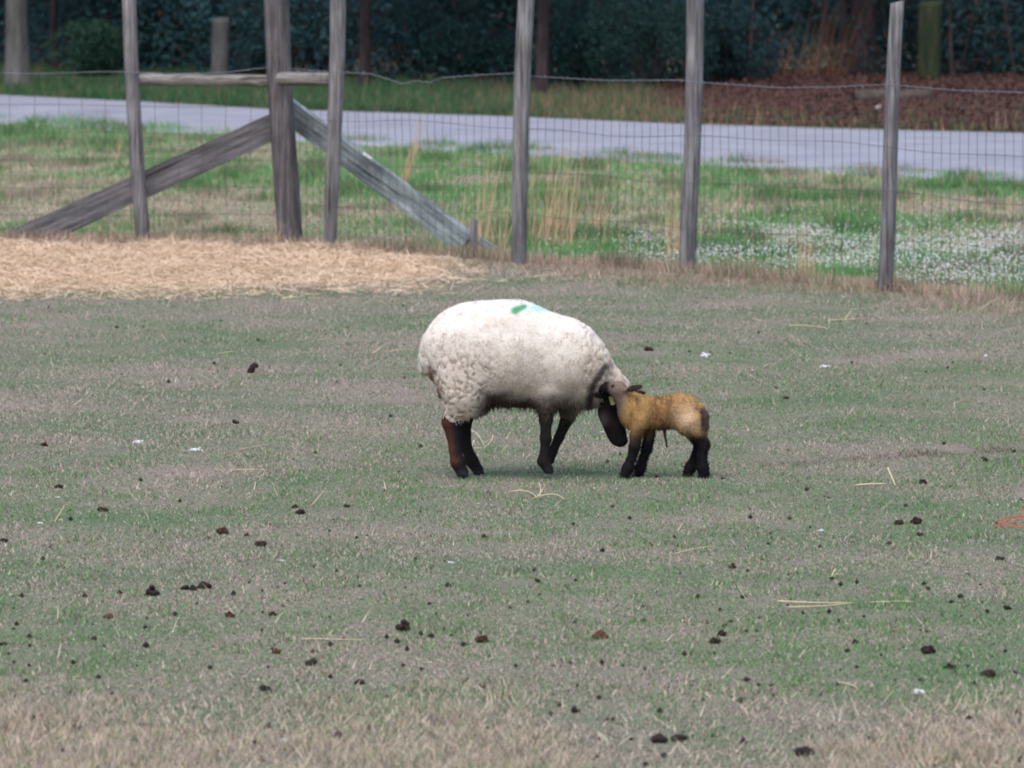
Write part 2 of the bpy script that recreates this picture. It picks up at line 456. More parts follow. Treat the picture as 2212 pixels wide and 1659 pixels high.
h = (0.03 + 0.05 * RNG.random(n)) * (0.35 + 1.9 * tuft ** 1.6) * (1 - 0.45 * dr) + 0.07 * fz
h = h * (1 + 0.9 * smooth(1.5, 0.0, near_Y(X) - Y) * (0.35 + smooth(900, 100, px)) * (0.3 + 1.2 * vnoise(X * 1.7, Y * .7, s=29)))
wd = 0.006 + 0.006 * RNG.random(n)
o = blades(X, Y, np.zeros(n), h, wd, 0.15 + 0.7 * RNG.random(n), c, 'verge_grass', M_GRASS)
tag(o, 'lush green and tan rough grass between fence and road', 'grass', kind='stuff')

n = 7000
X, Y = scatter(n, 43.0, 70.0, 1.6, 1.2)
cl = fbm(X * 1.1, Y * 0.6, s=27)
keep = (Y > fence_Y(X) - 0.05) & (Y < near_Y(X)) & (RNG.random(n) < smooth(.45, .7, cl) + .6 * smooth(.7, 0, Y - fence_Y(X))); X, Y = X[keep], Y[keep]; n = len(X)
c = lerp(np.array((0.42, 0.29, 0.2)), np.array((0.62, 0.48, 0.32)), RNG.random(n))
o = blades(X, Y, np.zeros(n), 0.10 + 0.16 * RNG.random(n) ** 1.5, np.full(n, 0.0055), 0.05 + 0.5 * RNG.random(n), c, 'verge_dead_stems', M_GRASS, seg=2)
tag(o, 'thin tan dead stems standing among the verge grass', 'dead grass', kind='stuff')

# ---- far bank across the road: green grass on the left, red-brown leaf litter on the right
n = 110000
X = -9.5 + 19 * RNG.random(n); Y = far_Y(X) - 0.15 + 8.5 * RNG.random(n) ** 1.3
px, py = proj(X, Y)
keep = (Y > 60) & (RNG.random(n) < 1.0 - 0.86 * smooth(1350, 1560, px)); X, Y, px = X[keep], Y[keep], px[keep]; n = len(X)
r2 = RNG.random(n)
c = lerp(np.array((0.035, 0.10, 0.045)), np.array((0.085, 0.18, 0.07)), r2)
k = RNG.random(n) < 0.10 + 0.4 * smooth(900, 1300, px); c[k] = lerp(np.array((0.26, 0.16, 0.10)), np.array((0.33, 0.24, 0.13)), r2)[k]
h = (0.05 + 0.13 * RNG.random(n)) * (0.4 + 1.1 * vnoise(X * 1.6, Y * 1.6, s=41))
o = blades(X, Y, np.zeros(n), h, 0.008 + 0.01 * RNG.random(n), 0.2 + 0.6 * RNG.random(n), c, 'roadside_grass', M_GRASS)
tag(o, 'dark green grass along the far side of the road', 'grass', kind='stuff')

def bank_h(X, Y):
    e = Y - far_Y(X)
    px = CX + FPX * X / Y
    return (0.03 + 0.10 * smooth(0.8, 6.5, e)) * smooth(1250, 1650, px) * smooth(0.3, 1.2, e) + 0.002
bx = np.linspace(-2, 12, 57); be = np.linspace(0.25, 14, 40)
BX, BE = np.meshgrid(bx, be); BY = far_Y(BX) + BE
BZ = bank_h(BX, BY) + 0.05 * (fbm(BX * 2, BY * 2, s=71) - 0.5) * smooth(0.5, 1.5, BE)
V = np.stack([BX.ravel(), BY.ravel(), BZ.ravel()], 1)
F = [(j * 57 + i, j * 57 + i + 1, (j + 1) * 57 + i + 1, (j + 1) * 57 + i) for j in range(39) for i in range(56)]
M_LITTER = mat_noise('leaf_mould', [(0.035, 0.018, 0.014), (0.09, 0.045, 0.033), (0.16, 0.085, 0.06)], (1, 1, 1), 9, 8, 0.95, 0.6, 0.03, 0.05, rand=False)
o = mk('bank', V, F, M_LITTER, smooth_sh=True); tag(o, kind='structure')
n = 60000
X = -1.5 + 12 * RNG.random(n); Y = far_Y(X) + 0.1 + 14 * RNG.random(n) ** 1.2
px, py = proj(X, Y); keep = (RNG.random(n) < smooth(1280, 1850, px)); X, Y = X[keep], Y[keep]; n = len(X)
Z = bank_h(X, Y) + 0.05 * RNG.random(n) * vnoise(X * 3, Y * 3, s=73) + 0.01
a = RNG.random(n) * 6.283; tl = (RNG.random(n) - 0.5) * 1.8; s_ = 0.012 + 0.020 * RNG.random(n)
U = np.stack([np.cos(a), np.sin(a), tl], 1); U /= np.linalg.norm(U, axis=1)[:, None]
W = np.stack([-np.sin(a), np.cos(a), (RNG.random(n) - .5) * 1.6], 1); W /= np.linalg.norm(W, axis=1)[:, None]
P = np.stack([X, Y, Z], 1)
V = np.stack([P - U * s_[:, None], P + W * s_[:, None] * .6, P + U * s_[:, None], P - W * s_[:, None] * .6], 1).reshape(-1, 3)
r2 = RNG.random(n)
c = lerp(np.array((0.03, 0.017, 0.017)), np.array((0.155, 0.082, 0.064)), r2 ** 1.6)
o = mk('leaf_litter', V, np.arange(4 * n).reshape(-1, 4), M_LEAF, fcol=c)
tag(o, 'red brown fallen leaves on the roadside bank', 'leaf litter', kind='stuff')

# ---- woods
def leaves(P, size, colr, name, mat=M_LEAF, parent=None, flat=0.0):
    n = len(P)
    A = RNG.normal(size=(n, 3)); A /= np.linalg.norm(A, axis=1)[:, None]
    B = RNG.normal(size=(n, 3)); B -= A * (A * B).sum(1)[:, None]; B /= np.linalg.norm(B, axis=1)[:, None]
    s = size[:, None] if hasattr(size, '__len__') else size
    V = np.stack([P - A * s, P + B * s * .45, P + A * s, P - B * s * .45], 1).reshape(-1, 3)
    return mk(name, V, np.arange(4 * n).reshape(-1, 4), mat, parent=parent, fcol=colr)
DG = np.array((0.015, 0.046, 0.060)); DG2 = np.array((0.044, 0.100, 0.098))
# far wood and canopy: one mass
n = 45000
P = np.stack([-16 + 32 * RNG.random(n), 86 + 24 * RNG.random(n), 10 * RNG.random(n)], 1)
cl = fbm(P[:, 0] * .7, P[:, 1] * .5, P[:, 2] * .7, s=51)
keep = (cl > 0.42) & (P[:, 2] > 2.2 - 0.3 * (P[:, 1] - 86)); P = P[keep]
c = lerp(DG, DG2, RNG.random(len(P)))
o = leaves(P, 0.16 + 0.14 * RNG.random(len(P)), c, 'woods')
tag(o, 'dense dark evergreen wood filling the background', 'woods', kind='stuff')
n = 16000
P = np.stack([-17 + 34 * RNG.random(n), 99 + 14 * RNG.random(n), 7 * RNG.random(n) ** 1.2], 1)
o = leaves(P, 0.22 + 0.16 * RNG.random(n), lerp(DG * .8, DG2 * .8, RNG.random(n)), 'woods')
tag(o, 'deepest part of the dark wood behind the trees', 'woods', kind='stuff')
# tangled low growth along the wood's edge
n = 230000
X = -9.5 + 19.5 * RNG.random(n); E = 7.0 + 7.0 * RNG.random(n); Y = np.maximum(far_Y(X) + E, 80.0 + 5 * RNG.random(n))
Z = 2.6 * RNG.random(n) ** 1.15
P = np.stack([X, Y, Z + 0.02], 1)
cl = fbm(X * 1.1, Y * .8, Z * 1.3, s=61, o=3)
px, py = proj(X, Y)
keep = cl > 0.49; P = P[keep]; cl = cl[keep]; n = len(P)
c = lerp(DG, DG2, RNG.random(n) * 0.9) * (0.35 + 1.5 * fbm(P[:, 0] * .55 + 9, P[:, 2] * .8, s=63, o=2))[:, None]
k = RNG.random(n) < 0.10; c[k] = np.array((0.062, 0.028, 0.026))
o = leaves(P, 0.022 + 0.034 * RNG.random(n), c, 'undergrowth')
tag(o, 'dark tangled undergrowth along the edge of the wood', 'undergrowth', kind='stuff')

mb = MB()
for i in range(44):
    x = random.uniform(-7.5, 7.5); y = float(far_Y(x)) + random.uniform(9.5, 15); h = random.uniform(1.2, 4.5); l = random.gauss(0, .18); q = random.uniform(.006, .022)
    mb.tube([(x, y, -.02), (x + l * h * .4, y, h * .5), (x + l * h, y + random.gauss(0, .2), h)], [q, q * .8, q * .3], 5)
o = mb.build('undergrowth_stems', mat_noise('stem_bark', [(0.012, 0.009, 0.010), (0.035, 0.022, 0.021), (0.07, 0.048, 0.042)], (1, 1, 1), 1.2, 3, 0.9, 0, rand=False))
tag(o, 'thin bare stems rising through the undergrowth', 'stems', kind='stuff')
M_BARK = mat_noise('dark_bark', [(0.018, 0.013, 0.014), (0.04, 0.03, 0.032), (0.075, 0.055, 0.052)], (9, 9, 1.5), 2.0, 7, 0.95, 0.7, 0.03, 0.1)
M_BARKG = mat_noise('grey_bark', [(0.05, 0.048, 0.047), (0.10, 0.095, 0.092), (0.15, 0.145, 0.135)], (9, 9, 1.5), 2.0, 7, 0.95, 0.6, 0.02, 0.1)
def tree(px, py, wpx, label, mat, H, lean=0.0, crown=True, Y=None):
    p = ground(px, py); r0 = wpx * p.y / FPX / 2
    root = empty('evergreen_tree', p, label, 'tree', 'trees at the edge of the wood')
    mb = MB()
    pts = []; rad = []
    for k in range(13):
        t = k / 12
        pts.append((lean * H * t + 0.06 * math.sin(3 * t + px), 0.05 * math.cos(4 * t + px), H * t - 0.05))
        rad.append(r0 * (1.18 if k == 0 else 1.0) * (1 - 0.8 * t) + 0.012)
    mb.tube(pts, rad, 10)
    for k in range(9):
        t = 0.28 + 0.65 * k / 8; a = k * 2.4 + px
        b0 = Vector((lean * H * t, 0, H * t)); ln = (1.0 - t) * H * 0.32 + 0.4
        mb.tube([b0, b0 + Vector((math.cos(a), math.sin(a), 0.25)) * ln * .5, b0 + Vector((math.cos(a) * ln, math.sin(a) * ln, 0.12 * ln))], [r0 * .3 * (1.1 - t), r0 * .18, .008], 5)
    mb.build('trunk', mat, root)
    n = 2600
    z = H * (0.26 + 0.74 * RNG.random(n) ** 0.8); rr = (H - z) * 0.34 + 0.25
    a = RNG.random(n) * 6.283; q = np.sqrt(RNG.random(n)) * rr
    P = np.stack([np.cos(a) * q + lean * z, np.sin(a) * q, z], 1)
    k = fbm(P[:, 0] * 1.4 + px, P[:, 1] * 1.4, P[:, 2] * 1.4, s=81) > 0.45; P = P[k]
    leaves(P, 0.13 + 0.1 * RNG.random(len(P)), lerp(DG, DG2, RNG.random(len(P))), 'crown', parent=root)
    return root
tree(48, 196, 47, 'straight grey tree trunk at the far left beyond the road', M_BARKG, 9.0, -0.004)
tree(780, 190, 20, 'slim dark trunk just right of the third fence post from the left', M_BARK, 8.0, -0.012)
tree(1163, 212, 22, 'slim reddish dark trunk showing behind the middle fence post', M_BARK, 8.5, 0.004)
tree(1866, 186, 60, 'thick dark purplish trunk left of the rightmost fence post', M_BARK, 11.0, -0.006)
tree(108, 165, 14, 'thin black stem right of the grey trunk at far left', M_BARK, 6.5, -0.01)
tree(2120, 178, 18, 'thin dark trunk at the right, beyond the mossy stump post', M_BARK, 7.5, 0.03)
tree(345, 160, 34, 'dark broad trunk standing deep in shade above the left rail', M_BARK, 9.5, 0.0)
tree(1330, 180, 26, 'dark trunk deep in the wood between the two middle right posts', M_BARK, 9.0, 0.01)

def shrub(px, py, wd, ht, c1, c2, label, nn=9500):
    p = ground(px, py)
    root = empty('shrub', p, label, 'shrub', 'shrubs along the wood')
    mb = MB()
    for k in range(7):
        a = k * 0.9 + px; mb.tube([(0, 0, -.02), (math.cos(a) * wd * .2, math.sin(a) * wd * .2, ht * .45), (math.cos(a) * wd * .42, math.sin(a) * wd * .4, ht * .85)], [.018, .012, .004], 5)
    mb.build('stem', M_BARK, root)
    v = RNG.normal(size=(nn, 3)); v /= np.linalg.norm(v, axis=1)[:, None]
    q = RNG.random(nn) ** 0.45
    P = v * q[:, None] * np.array((wd * .5, wd * .5, ht * .52)) + np.array((0, 0, ht * .5))
    P[:, :2] *= (0.8 + 0.5 * vnoise(P[:, 0] * 4 + px, P[:, 1] * 4, P[:, 2] * 4, s=5))[:, None]
    k = (fbm(P[:, 0] * 3.2 + px, P[:, 1] * 3.2, P[:, 2] * 3.2, s=91) > 0.44) & (P[:, 2] > 0.02); P = P[k]
    leaves(P, 0.015 + 0.021 * RNG.random(len(P)), lerp(c1, c2, RNG.random(len(P))), 'foliage', parent=root)
B1 = np.array((0.022, 0.062, 0.048)); B2 = np.array((0.055, 0.115, 0.068)); K1 = np.array((0.013, 0.038, 0.048)); K2 = np.array((0.034, 0.072, 0.070))
shrub(195, 172, 1.0, 0.72, B1, B2, 'bright green leafy bush left of the leftmost fence post')
shrub(385, 160, 1.2, 0.7, B1, B2, 'green bush behind the horizontal rail at left')
shrub(560, 158, 0.9, 0.85, K1, B2, 'green bush right of the grey stump behind the rail')
shrub(890, 178, 2.0, 1.25, K1, K2, 'dark bush between the third and the middle fence post')
shrub(1010, 185, 1.2, 0.8, K1, B1, 'low dark bush just left of the middle fence post')
shrub(1250, 196, 1.3, 1.2, K1, B1, 'dark green bush just right of the middle fence post')
shrub(1400, 204, 1.5, 1.3, B1, K2, 'tall green bush left of the second fence post from the right')
shrub(1570, 200, 1.1, 1.0, K1, K2, 'dark bush left of the orange dry grass across the road')
shrub(2120, 176, 1.6, 0.9, K1, B1, 'dark bush right of the rightmost fence post')
shrub(260, 160, 1.6, 1.3, K1, K2, 'deep blue green bush behind the leftmost fence post')
shrub(690, 165, 1.6, 1.4, K1, K2, 'dark bush between the corner post and the third post')

# ------------------------------------------------------------------ posts
def post_mesh(H, r0, r1, lean, mat, name, parent, loc, seed, sides=16, rings=16, slant=0.01, below=0.08):
    V = []; F = []
    for i in range(rings + 1):
        t = i / rings; z = -below + (H + below) * t
        r = r0 + (r1 - r0) * t
        for k in range(sides):
            a = 2 * math.pi * k / sides
            q = 1 + 0.10 * (float(vnoise([math.cos(a) * 2 + seed], [math.sin(a) * 2], [z * 0.7], s=3)[0]) - .5) + 0.12 * (float(vnoise([k * 1.7 + seed], [z * .35], s=4)[0]) - .5)
            V.append((lean[0] * z + math.cos(a) * r * q + 0.012 * math.sin(z * 2 + seed), lean[1] * z + math.sin(a) * r * q, z + (slant * math.cos(a) if i == rings else 0)))
    for i in range(rings):
        for k in range(sides):
            k2 = (k + 1) % sides
            F.append((i * sides + k, i * sides + k2, (i + 1) * sides + k2, (i + 1) * sides + k))
    c = len(V); tz = H
    V.append((lean[0] * tz, lean[1] * tz, tz + 0.004)); b = rings * sides
    for k in range(0, sides, 2):
        F.append((b + k, b + k + 1, b + (k + 2) % sides, c))
    return mk(name, V, F, mat, parent, loc, True)
def board(name, mat, parent, A, B, hgt, thick, up=Vector((0, 0, 1)), rough=0.004, cutA=0.0, cutB=0.0):
    """plank from A to B (centre line), hgt tall across, thick through; local x runs along it"""
    A = Vector(A); B = Vector(B); x = (B - A); Ln = x.length; x.normalize()
    y = up.cross(x).normalized(); z = x.cross(y)
    V = []; F = []; n = 14
    for i in range(n + 1):
        s = Ln * i / n
        j = [random.uniform(-rough, rough) for _ in range(4)]
        for q, (sy, sz) in enumerate(((-1, -1), (1, -1), (1, 1), (-1, 1))):
            e = (cutA if i == 0 else cutB if i == n else 0) * sz
            V.append((s + e * hgt / 2, sy * thick / 2 + j[q] * .5, sz * hgt / 2 + j[q]))
    for i in range(n):
        for q in range(4):
            q2 = (q + 1) % 4
            F.append((i * 4 + q, i * 4 + q2, (i + 1) * 4 + q2, (i + 1) * 4 + q))
    F.append((3, 2, 1, 0)); F.append((n * 4, n * 4 + 1, n * 4 + 2, n * 4 + 3))
    o = mk(name, V, F, mat, parent)
    M = Matrix((x, y, z)).transposed().to_4x4(); M.translation = A - (parent.location if parent else Vector())
    o.matrix_local = M
    return o
def pole_on(root, px0, py0, px1, py1, w0, w1, mat, seed, H=None, name='fence_post', Ybase=None):
    """round post standing at the ground point under (px0,py0), leaning to pass (px1,py1)"""
    p = ground(px0, py0) if Ybase is None else Vector(((px0 - CX) * Ybase / FPX, Ybase, 0))
    q = at(px1, py1, p.y)
    zt = q.z; H = H or zt
    ln = ((q.x - p.x) / zt, 0.0)
    return post_mesh(H, w0 * p.y / FPX / 2, w1 * p.y / FPX / 2, ln, mat, name, root, p - root.location, seed)

# fence on the right, from the corner post towards the camera
pc = Vector((FL[0][0], FL[0][1], 0))
rf = empty('wire_fence', pc, 'woven wire fence with barbed top strand running right from the corner post', 'fence')
corner = pole_on(rf, 624, 530, 600, 0, 53, 52, M_WOODC, 2.2, H=1.98, Ybase=47.9)
tag(corner, 'thick dark weathered corner post')
P3 = pole_on(rf, 716, 540, 727, 0, 30, 36, M_WOOD, 5.1, H=1.95)
P4 = pole_on(rf, 1117, 574, 1138, 0, 34, 36, M_WOOD, 8.7, H=1.95)
P5 = pole_on(rf, 1485, 590, 1501, 0, 36, 38, M_WOOD, 11.9, H=1.95)
P6 = pole_on(rf, 1907, 630, 1942, 4, 35, 30, M_WOOD, 14.2)
tag(P6, 'post with a mossy greenish top end')
P7 = pole_on(rf, 2480, 688, 2500, 0, 36, 34, M_WOOD, 17.0, H=1.8)
# brace plank and second rail
A = at(600, 222, 48.28); B = at(1012, 528, 46.75); d_ = (B - A).normalized()
bp = board('brace_plank', M_PLANKG, rf, A, B - d_ * 0.02, 0.172, 0.04, cutA=0.0, cutB=0.55)
tag(bp, 'pale greenish grey diagonal plank')
sp = at(795, 340, 47.53)
fl = mk('paint_fleck', [(-.035, -.012, .022), (.03, -.012, -.028), (.035, -.012, -.012), (-.03, -.012, .036), (-.035, .012, .024), (.03, .012, -.026), (.035, .012, -.010), (-.03, .012, .038)],
        [(0, 1, 2, 3), (7, 6, 5, 4), (0, 4, 5, 1), (3, 2, 6, 7), (1, 5, 6, 2), (0, 3, 7, 4)], M_WHITE, rf, sp - rf.location)
mb = MB(); a = at(606, 170, 47.78); b = at(716, 172, 47.42); Lr = (b - a).length
mb.tube([(0, 0, 0), (Lr * .33, 0, .004), (Lr * .66, 0, 0), (Lr, 0, 0)], [.047, .05, .047, .046], 12)
o = mb.build('rail', M_RAIL, rf)
x_ = (b - a).normalized(); y_ = Vector((0, 0, 1)).cross(x_).normalized(); M = Matrix((x_, y_, x_.cross(y_))).transposed().to_4x4(); M.translation = a - rf.location
o.matrix_local = M
# wire mesh of the right fence
def polyline(pts, s):
    acc = [0]
    for i in range(1, len(pts)): acc.append(acc[-1] + math.dist(pts[i], pts[i - 1]))
    return acc
mb = MB(); org = np.array(rf.location)
TOPD = [(640, 150), (705, 155), (742, 157), (800, 160), (835, 170), (870, 182), (895, 175), (928, 178), (954, 168), (1030, 162), (1107, 158), (1150, 164), (1311, 173), (1468, 172), (1518, 177), (1684, 188), (1800, 187), (1914, 181), (2060, 194), (2212, 200), (2480, 222)]
def fence_pt(X):  # wires are stapled to the pasture-side face of the posts
    return float(np.interp(X, [p[0] for p in FL], [p[1] for p in FL])) - 0.06
def topz(px):
    y = float(np.interp(px, [p[0] for p in TOPD], [p[1] for p in TOPD]))
    Yq = 46.0
    for _ in range(6):
        Xq = (px - CX) * Yq / FPX; Yq = fence_pt(Xq)
    return at(px, y, Yq)
line = []
px = 610
while px < 2480:
    p = topz(px); p.z += 0.004 * math.sin(px * .9) + 0.003 * math.sin(px * 0.37); line.append(p); px += 7
mb.tube(line, 0.0035, 4)
barb = MB(); barb.tube([p - rf.location for p in line], 0.0030, 4)
for i in range(4, len(line) - 1, 7):
    p = line[i] - rf.location
    for k in range(2):
        a = random.uniform(0, 6.28); dv = Vector((0.3 * math.cos(a), 0.3 * math.sin(a), 1)).normalized() * 0.013
        barb.tube([p - dv, p + dv], 0.0016, 3, False)
barb.build('barbed_wire', M_BARB, rf)
wm = MB()
X = -1.45
zl = [0.02, 0.31, 0.60, 0.885]
sag = lambda X, k: 0.014 * math.sin(X * 2.7 + k) + 0.008 * math.sin(X * 7 + 2 * k)
hl = [[] for _ in zl]
while X < 3.9:
    Yf = fence_pt(X); px = CX + FPX * X / Yf
    tz = topz(px).z - 0.02
    bend = 0.028 * math.sin(X * 3.1) + 0.02 * math.sin(X * 1.3 + 1) - (0.045 if 770 < px < 905 else 0)
    pts = []
    for k, z in enumerate(zl + [tz]):
        zz = min(z + (sag(X, k) if 0 < k < 4 else 0), tz)
        xx = X + bend * (z / 1.2) * 0.6 + random.uniform(-.003, .003)
        pts.append((xx - org[0], Yf - org[1] + random.uniform(-.004, .004), zz))
        if k < 4: hl[k].append((xx - org[0], Yf - org[1] - .004, zz))
    wm.tube(pts, 0.0020, 3, False)
    X += 0.0505 + random.uniform(-.002, .002)
for l in hl: wm.tube(l, 0.0019, 3, False)
tag(wm.build('woven_wire', M_WIRE, rf), kind='stuff')

# fence on the left of the corner
pl0 = ground(307, 527)
lf = empty('wire_fence', pl0, 'wide mesh wire fence left of the corner post, with rail and brace', 'fence')
P1 = pole_on(lf, 307, 527, 281, 0, 32, 31, M_WOOD, 21.3, H=1.95)
P0 = pole_on(lf, -160, 522, -165, 0, 32, 31, M_WOOD, 24.3, H=1.95)
a = at(300, 172, 48.05); b = at(592, 174, 47.95); mb = MB()
n = 10
mb.tube([a.lerp(b, i / n) + Vector((0, 0, 0.004 * math.sin(i * 1.9))) - lf.location for i in range(n + 1)], [0.041 + 0.0015 * math.sin(i * 2.3) for i in range(n + 1)], 12)
o = mb.build('rail', M_RAIL, lf); tag(o, 'round horizontal rail with a pale upper edge')
A = at(604, 268, 48.06); B = at(-40, 556, 48.34)
o = board('brace_plank', M_PLANK, lf, A, B, 0.176, 0.045); tag(o, 'long dark grey diagonal plank')
wm = MB(); lo = lf.location
zl = [0.02, 0.20, 0.39, 0.58, 0.76, 0.95, 1.14]
hl = [[] for _ in zl]
x = -4.6
while x < -1.56:
    Yf = 48.02 - 0.06 + (x + 1.5) * -0.06
    pts = []
    for k, z in enumerate(zl):
        zz = z + 0.008 * math.sin(x * 3 + k)
        p = (x - lo.x + 0.006 * math.sin(z * 5 + x * 9), Yf - lo.y, zz); pts.append(p); hl[k].append((p[0], p[1] - .005, zz))
    wm.tube(pts, 0.0019, 3, False)
    x += 0.165
for l in hl: wm.tube(l, 0.0019, 3, False)
tag(wm.build('woven_wire', M_WIRE, lf), kind='stuff')
mb = MB(); pts = []
for k in range(90):
    px = -330 + 940 * k / 89
    pts.append(at(px, 157 + 2 * math.sin(px * .02) - (12 * smooth(480, 620, np.array([px]))[0]), 47.95) - lo)
mb.tube(pts, 0.0025, 4); mb.build('barbed_wire', M_BARB, lf)

# stake and board end beside the right brace
p = ground(1024, 552)
st = mk('wooden_stake', [(-.028, -.02, -.05), (.026, -.02, -.05), (.026, .022, -.05), (-.028, .022, -.05), (-.026, -.019, .23), (.024, -.018, .245), (.024, .02, .25), (-.026, .02, .235)],
        [(0, 1, 5, 4), (1, 2, 6, 5), (2, 3, 7, 6), (3, 0, 4, 7), (4, 5, 6, 7), (3, 2, 1, 0)], M_WOOD, None, p)
tag(st, 'short square wooden stake at the foot of the greenish brace plank', 'stake')
A = at(1036, 520, 46.75); B = at(1070, 541, 46.7)
o = board('plank_offcut', M_PLANKG, None, A, B, 0.05, 0.03); tag(o, 'low broken plank end right of the short wooden stake', 'plank')

# stumps and posts beyond the road
def lone_post(px, base, wpx, top, mat, label, seed):
    p = ground(px, base); q = at(px, top, p.y)
    o = post_mesh(q.z, wpx * p.y / FPX / 2, wpx * p.y / FPX / 2 * .96, (0, 0), mat, 'old_post', None, p, seed)
    tag(o, label, 'post', 'old posts across the road')
M_MOSS = mat_noise('mossy_wood', [(0.016, 0.026, 0.018), (0.028, 0.040, 0.022), (0.075, 0.075, 0.036)], (5, 5, 1.2), 1.6, 6, 0.9, 0.5, 0.02, 0.1)
lone_post(475, 194, 41, 39, M_BARKG, 'broad grey stump post rising behind the horizontal rail', 31.0)
lone_post(2010, 195, 54, 3, M_MOSS, 'wide mossy green post right of the rightmost fence post', 35.0)
# log and litter on the bank
a = at(1842, 214, 72.8); b = at(2008, 209, 73.2); mb = MB()
mb.tube([a.lerp(b, i / 6) + Vector((0, 0, .012 * math.sin(i * 1.4))) for i in range(7)], [.080, .088, .090, .088, .086, .080, .07], 10)
o = mb.build('fallen_log', mat_noise('log_bark', [(0.045, 0.034, 0.028), (0.085, 0.066, 0.054), (0.13, 0.105, 0.085)], (2, 12, 12), 2, 6), None)
tag(o, 'grey brown fallen log lying on the leaf bank behind the right post', 'log')

# ------------------------------------------------------------------ straw bedding
n = 80000
u = RNG.random(n); X = -5.2 + 6.0 * RNG.random(n); Y = 41.8 + 6.3 * RNG.random(n)
px, py = proj(X, Y)
up_edge = np.interp(px, [-400, 0, 200, 600, 900, 1000, 1100, 1300], [522, 522, 527, 536, 556, 568, 580, 596]) + 14 * (vnoise(X * 3, Y * 0 + 1, s=14) - .5)
lo_edge = np.interp(px, [-400, 0, 300, 600, 900, 1000, 1100, 1300], [646, 646, 642, 634, 622, 612, 606, 612]) + 40 * (fbm(X * 2.5, Y * 1.2, s=15) - .5)
dens = smooth(-10, 10, py - up_edge) * smooth(-26, 40, lo_edge - py)
dens = dens * (1 - .93 * smooth(860, 1080, px)) * smooth(1330, 1200, px)
keep = RNG.random(n) < dens; X, Y, dens = X[keep], Y[keep], dens[keep]; n = len(X)
lump = fbm(X * 2.2, Y * 1.4, s=16)
Z = 0.008 + (0.012 + 0.085 * np.clip(lump - 0.3, 0, 1)) * dens * (0.3 + RNG.random(n))
a = RNG.random(n) * 6.283; el = RNG.normal(size=n) * 0.28 + 0.08
D = np.stack([np.cos(a) * np.cos(el), np.sin(a) * np.cos(el), np.sin(el)], 1)
sd_ = np.stack([-np.sin(a), np.cos(a), RNG.normal(size=n) * .6], 1); sd_ /= np.linalg.norm(sd_, axis=1)[:, None]
V, F, k = ribbons(np.stack([X, Y, Z], 1), D, 0.05 + 0.13 * RNG.random(n), 0.003 + 0.0036 * RNG.random(n), 2, sd_, 0.12)
V[:, 2] = np.maximum(V[:, 2], 0.004)
c = lerp(np.array((0.55, 0.39, 0.26)), np.array((0.80, 0.63, 0.46)), RNG.random(n)); c *= (0.76 + 0.45 * RNG.random(n))[:, None]
o = mk('straw', V, F, M_STRAW, fcol=np.repeat(c, k, 0))
tag(o, 'spread of loose golden straw on the ground along the left fence', 'straw', kind='stuff')
gx = np.linspace(-5.4, 0.2, 60); gy = np.linspace(42.3, 48.0, 50); GX, GY = np.meshgrid(gx, gy)
px, py = proj(GX, GY)
up_edge = np.interp(px, [-400, 0, 200, 600, 900, 1000, 1100, 1300], [522, 522, 527, 536, 556, 568, 580, 596]); lo_edge = np.interp(px, [-400, 0, 300, 600, 900, 1000, 1100, 1300], [646, 646, 642, 634, 622, 612, 606, 612])
dn = smooth(0, 14, py - up_edge) * smooth(0, 26, lo_edge - py) * smooth(1060, 900, px)
GZ = -0.02 + 0.022 * dn + (0.055 * np.clip(fbm(GX * 2.2, GY * 1.4, s=16) - 0.3, 0, 1)) * dn
F = [(j * 60 + i, j * 60 + i + 1, (j + 1) * 60 + i + 1, (j + 1) * 60 + i) for j in range(49) for i in range(59)]
M_STRAWB = mat_noise('packed_straw', [(0.27, 0.19, 0.12), (0.42, 0.31, 0.19), (0.55, 0.42, 0.27)], (1, 1, 1), 40, 6, 0.95, 0.6, 0.02, 0.05, rand=False)
o = mk('straw_bed', np.stack([GX.ravel(), GY.ravel(), GZ.ravel()], 1), F, M_STRAWB, smooth_sh=True); tag(o, kind='structure')

# ------------------------------------------------------------------ white clover flowers beyond the right fence
n = 30000
X = -0.5 + 5.5 * RNG.random(n); Y = 42.0 + 9.5 * RNG.random(n)
px, py = proj(X, Y)
cl = fbm(X * 2.0, Y * 0.8, s=25)
dens = smooth(1130, 1560, px) * smooth(492, 535, py + (cl - .5) * 40) * smooth(640, 612, py) * smooth(0.28, 0.66, cl + 0.12 * smooth(1800, 2200, px))
dens = np.maximum(dens, 0.03 * smooth(1000, 1400, px) * smooth(430, 450, py))
keep = (RNG.random(n) < dens) & (Y > fence_Y(X) + 0.25); X, Y = X[keep], Y[keep]; n = len(X)
Z = 0.035 + 0.05 * RNG.random(n)
oct_ = np.array([(1, 0, 0), (0, 1, 0), (-1, 0, 0), (0, -1, 0), (0, 0, 1), (0, 0, -.7)], float)
tri = np.array([(0, 1, 4), (1, 2, 4), (2, 3, 4), (3, 0, 4), (1, 0, 5), (2, 1, 5), (3, 2, 5), (0, 3, 5)])
s_ = 0.0028 + 0.0044 * RNG.random(n)
V = (np.stack([X, Y, Z], 1)[:, None] + oct_[None] * s_[:, None, None]).reshape(-1, 3)
F = (np.arange(n)[:, None, None] * 6 + tri[None]).reshape(-1, 3)
o = mk('clover_flowers', V, F, mat_plain('clover_white', (0.66, 0.67, 0.66), .9, .05)); tag(o, 'white clover flowers scattered in the grass beyond the right fence', 'flowers', kind='stuff')
print('clover', n)

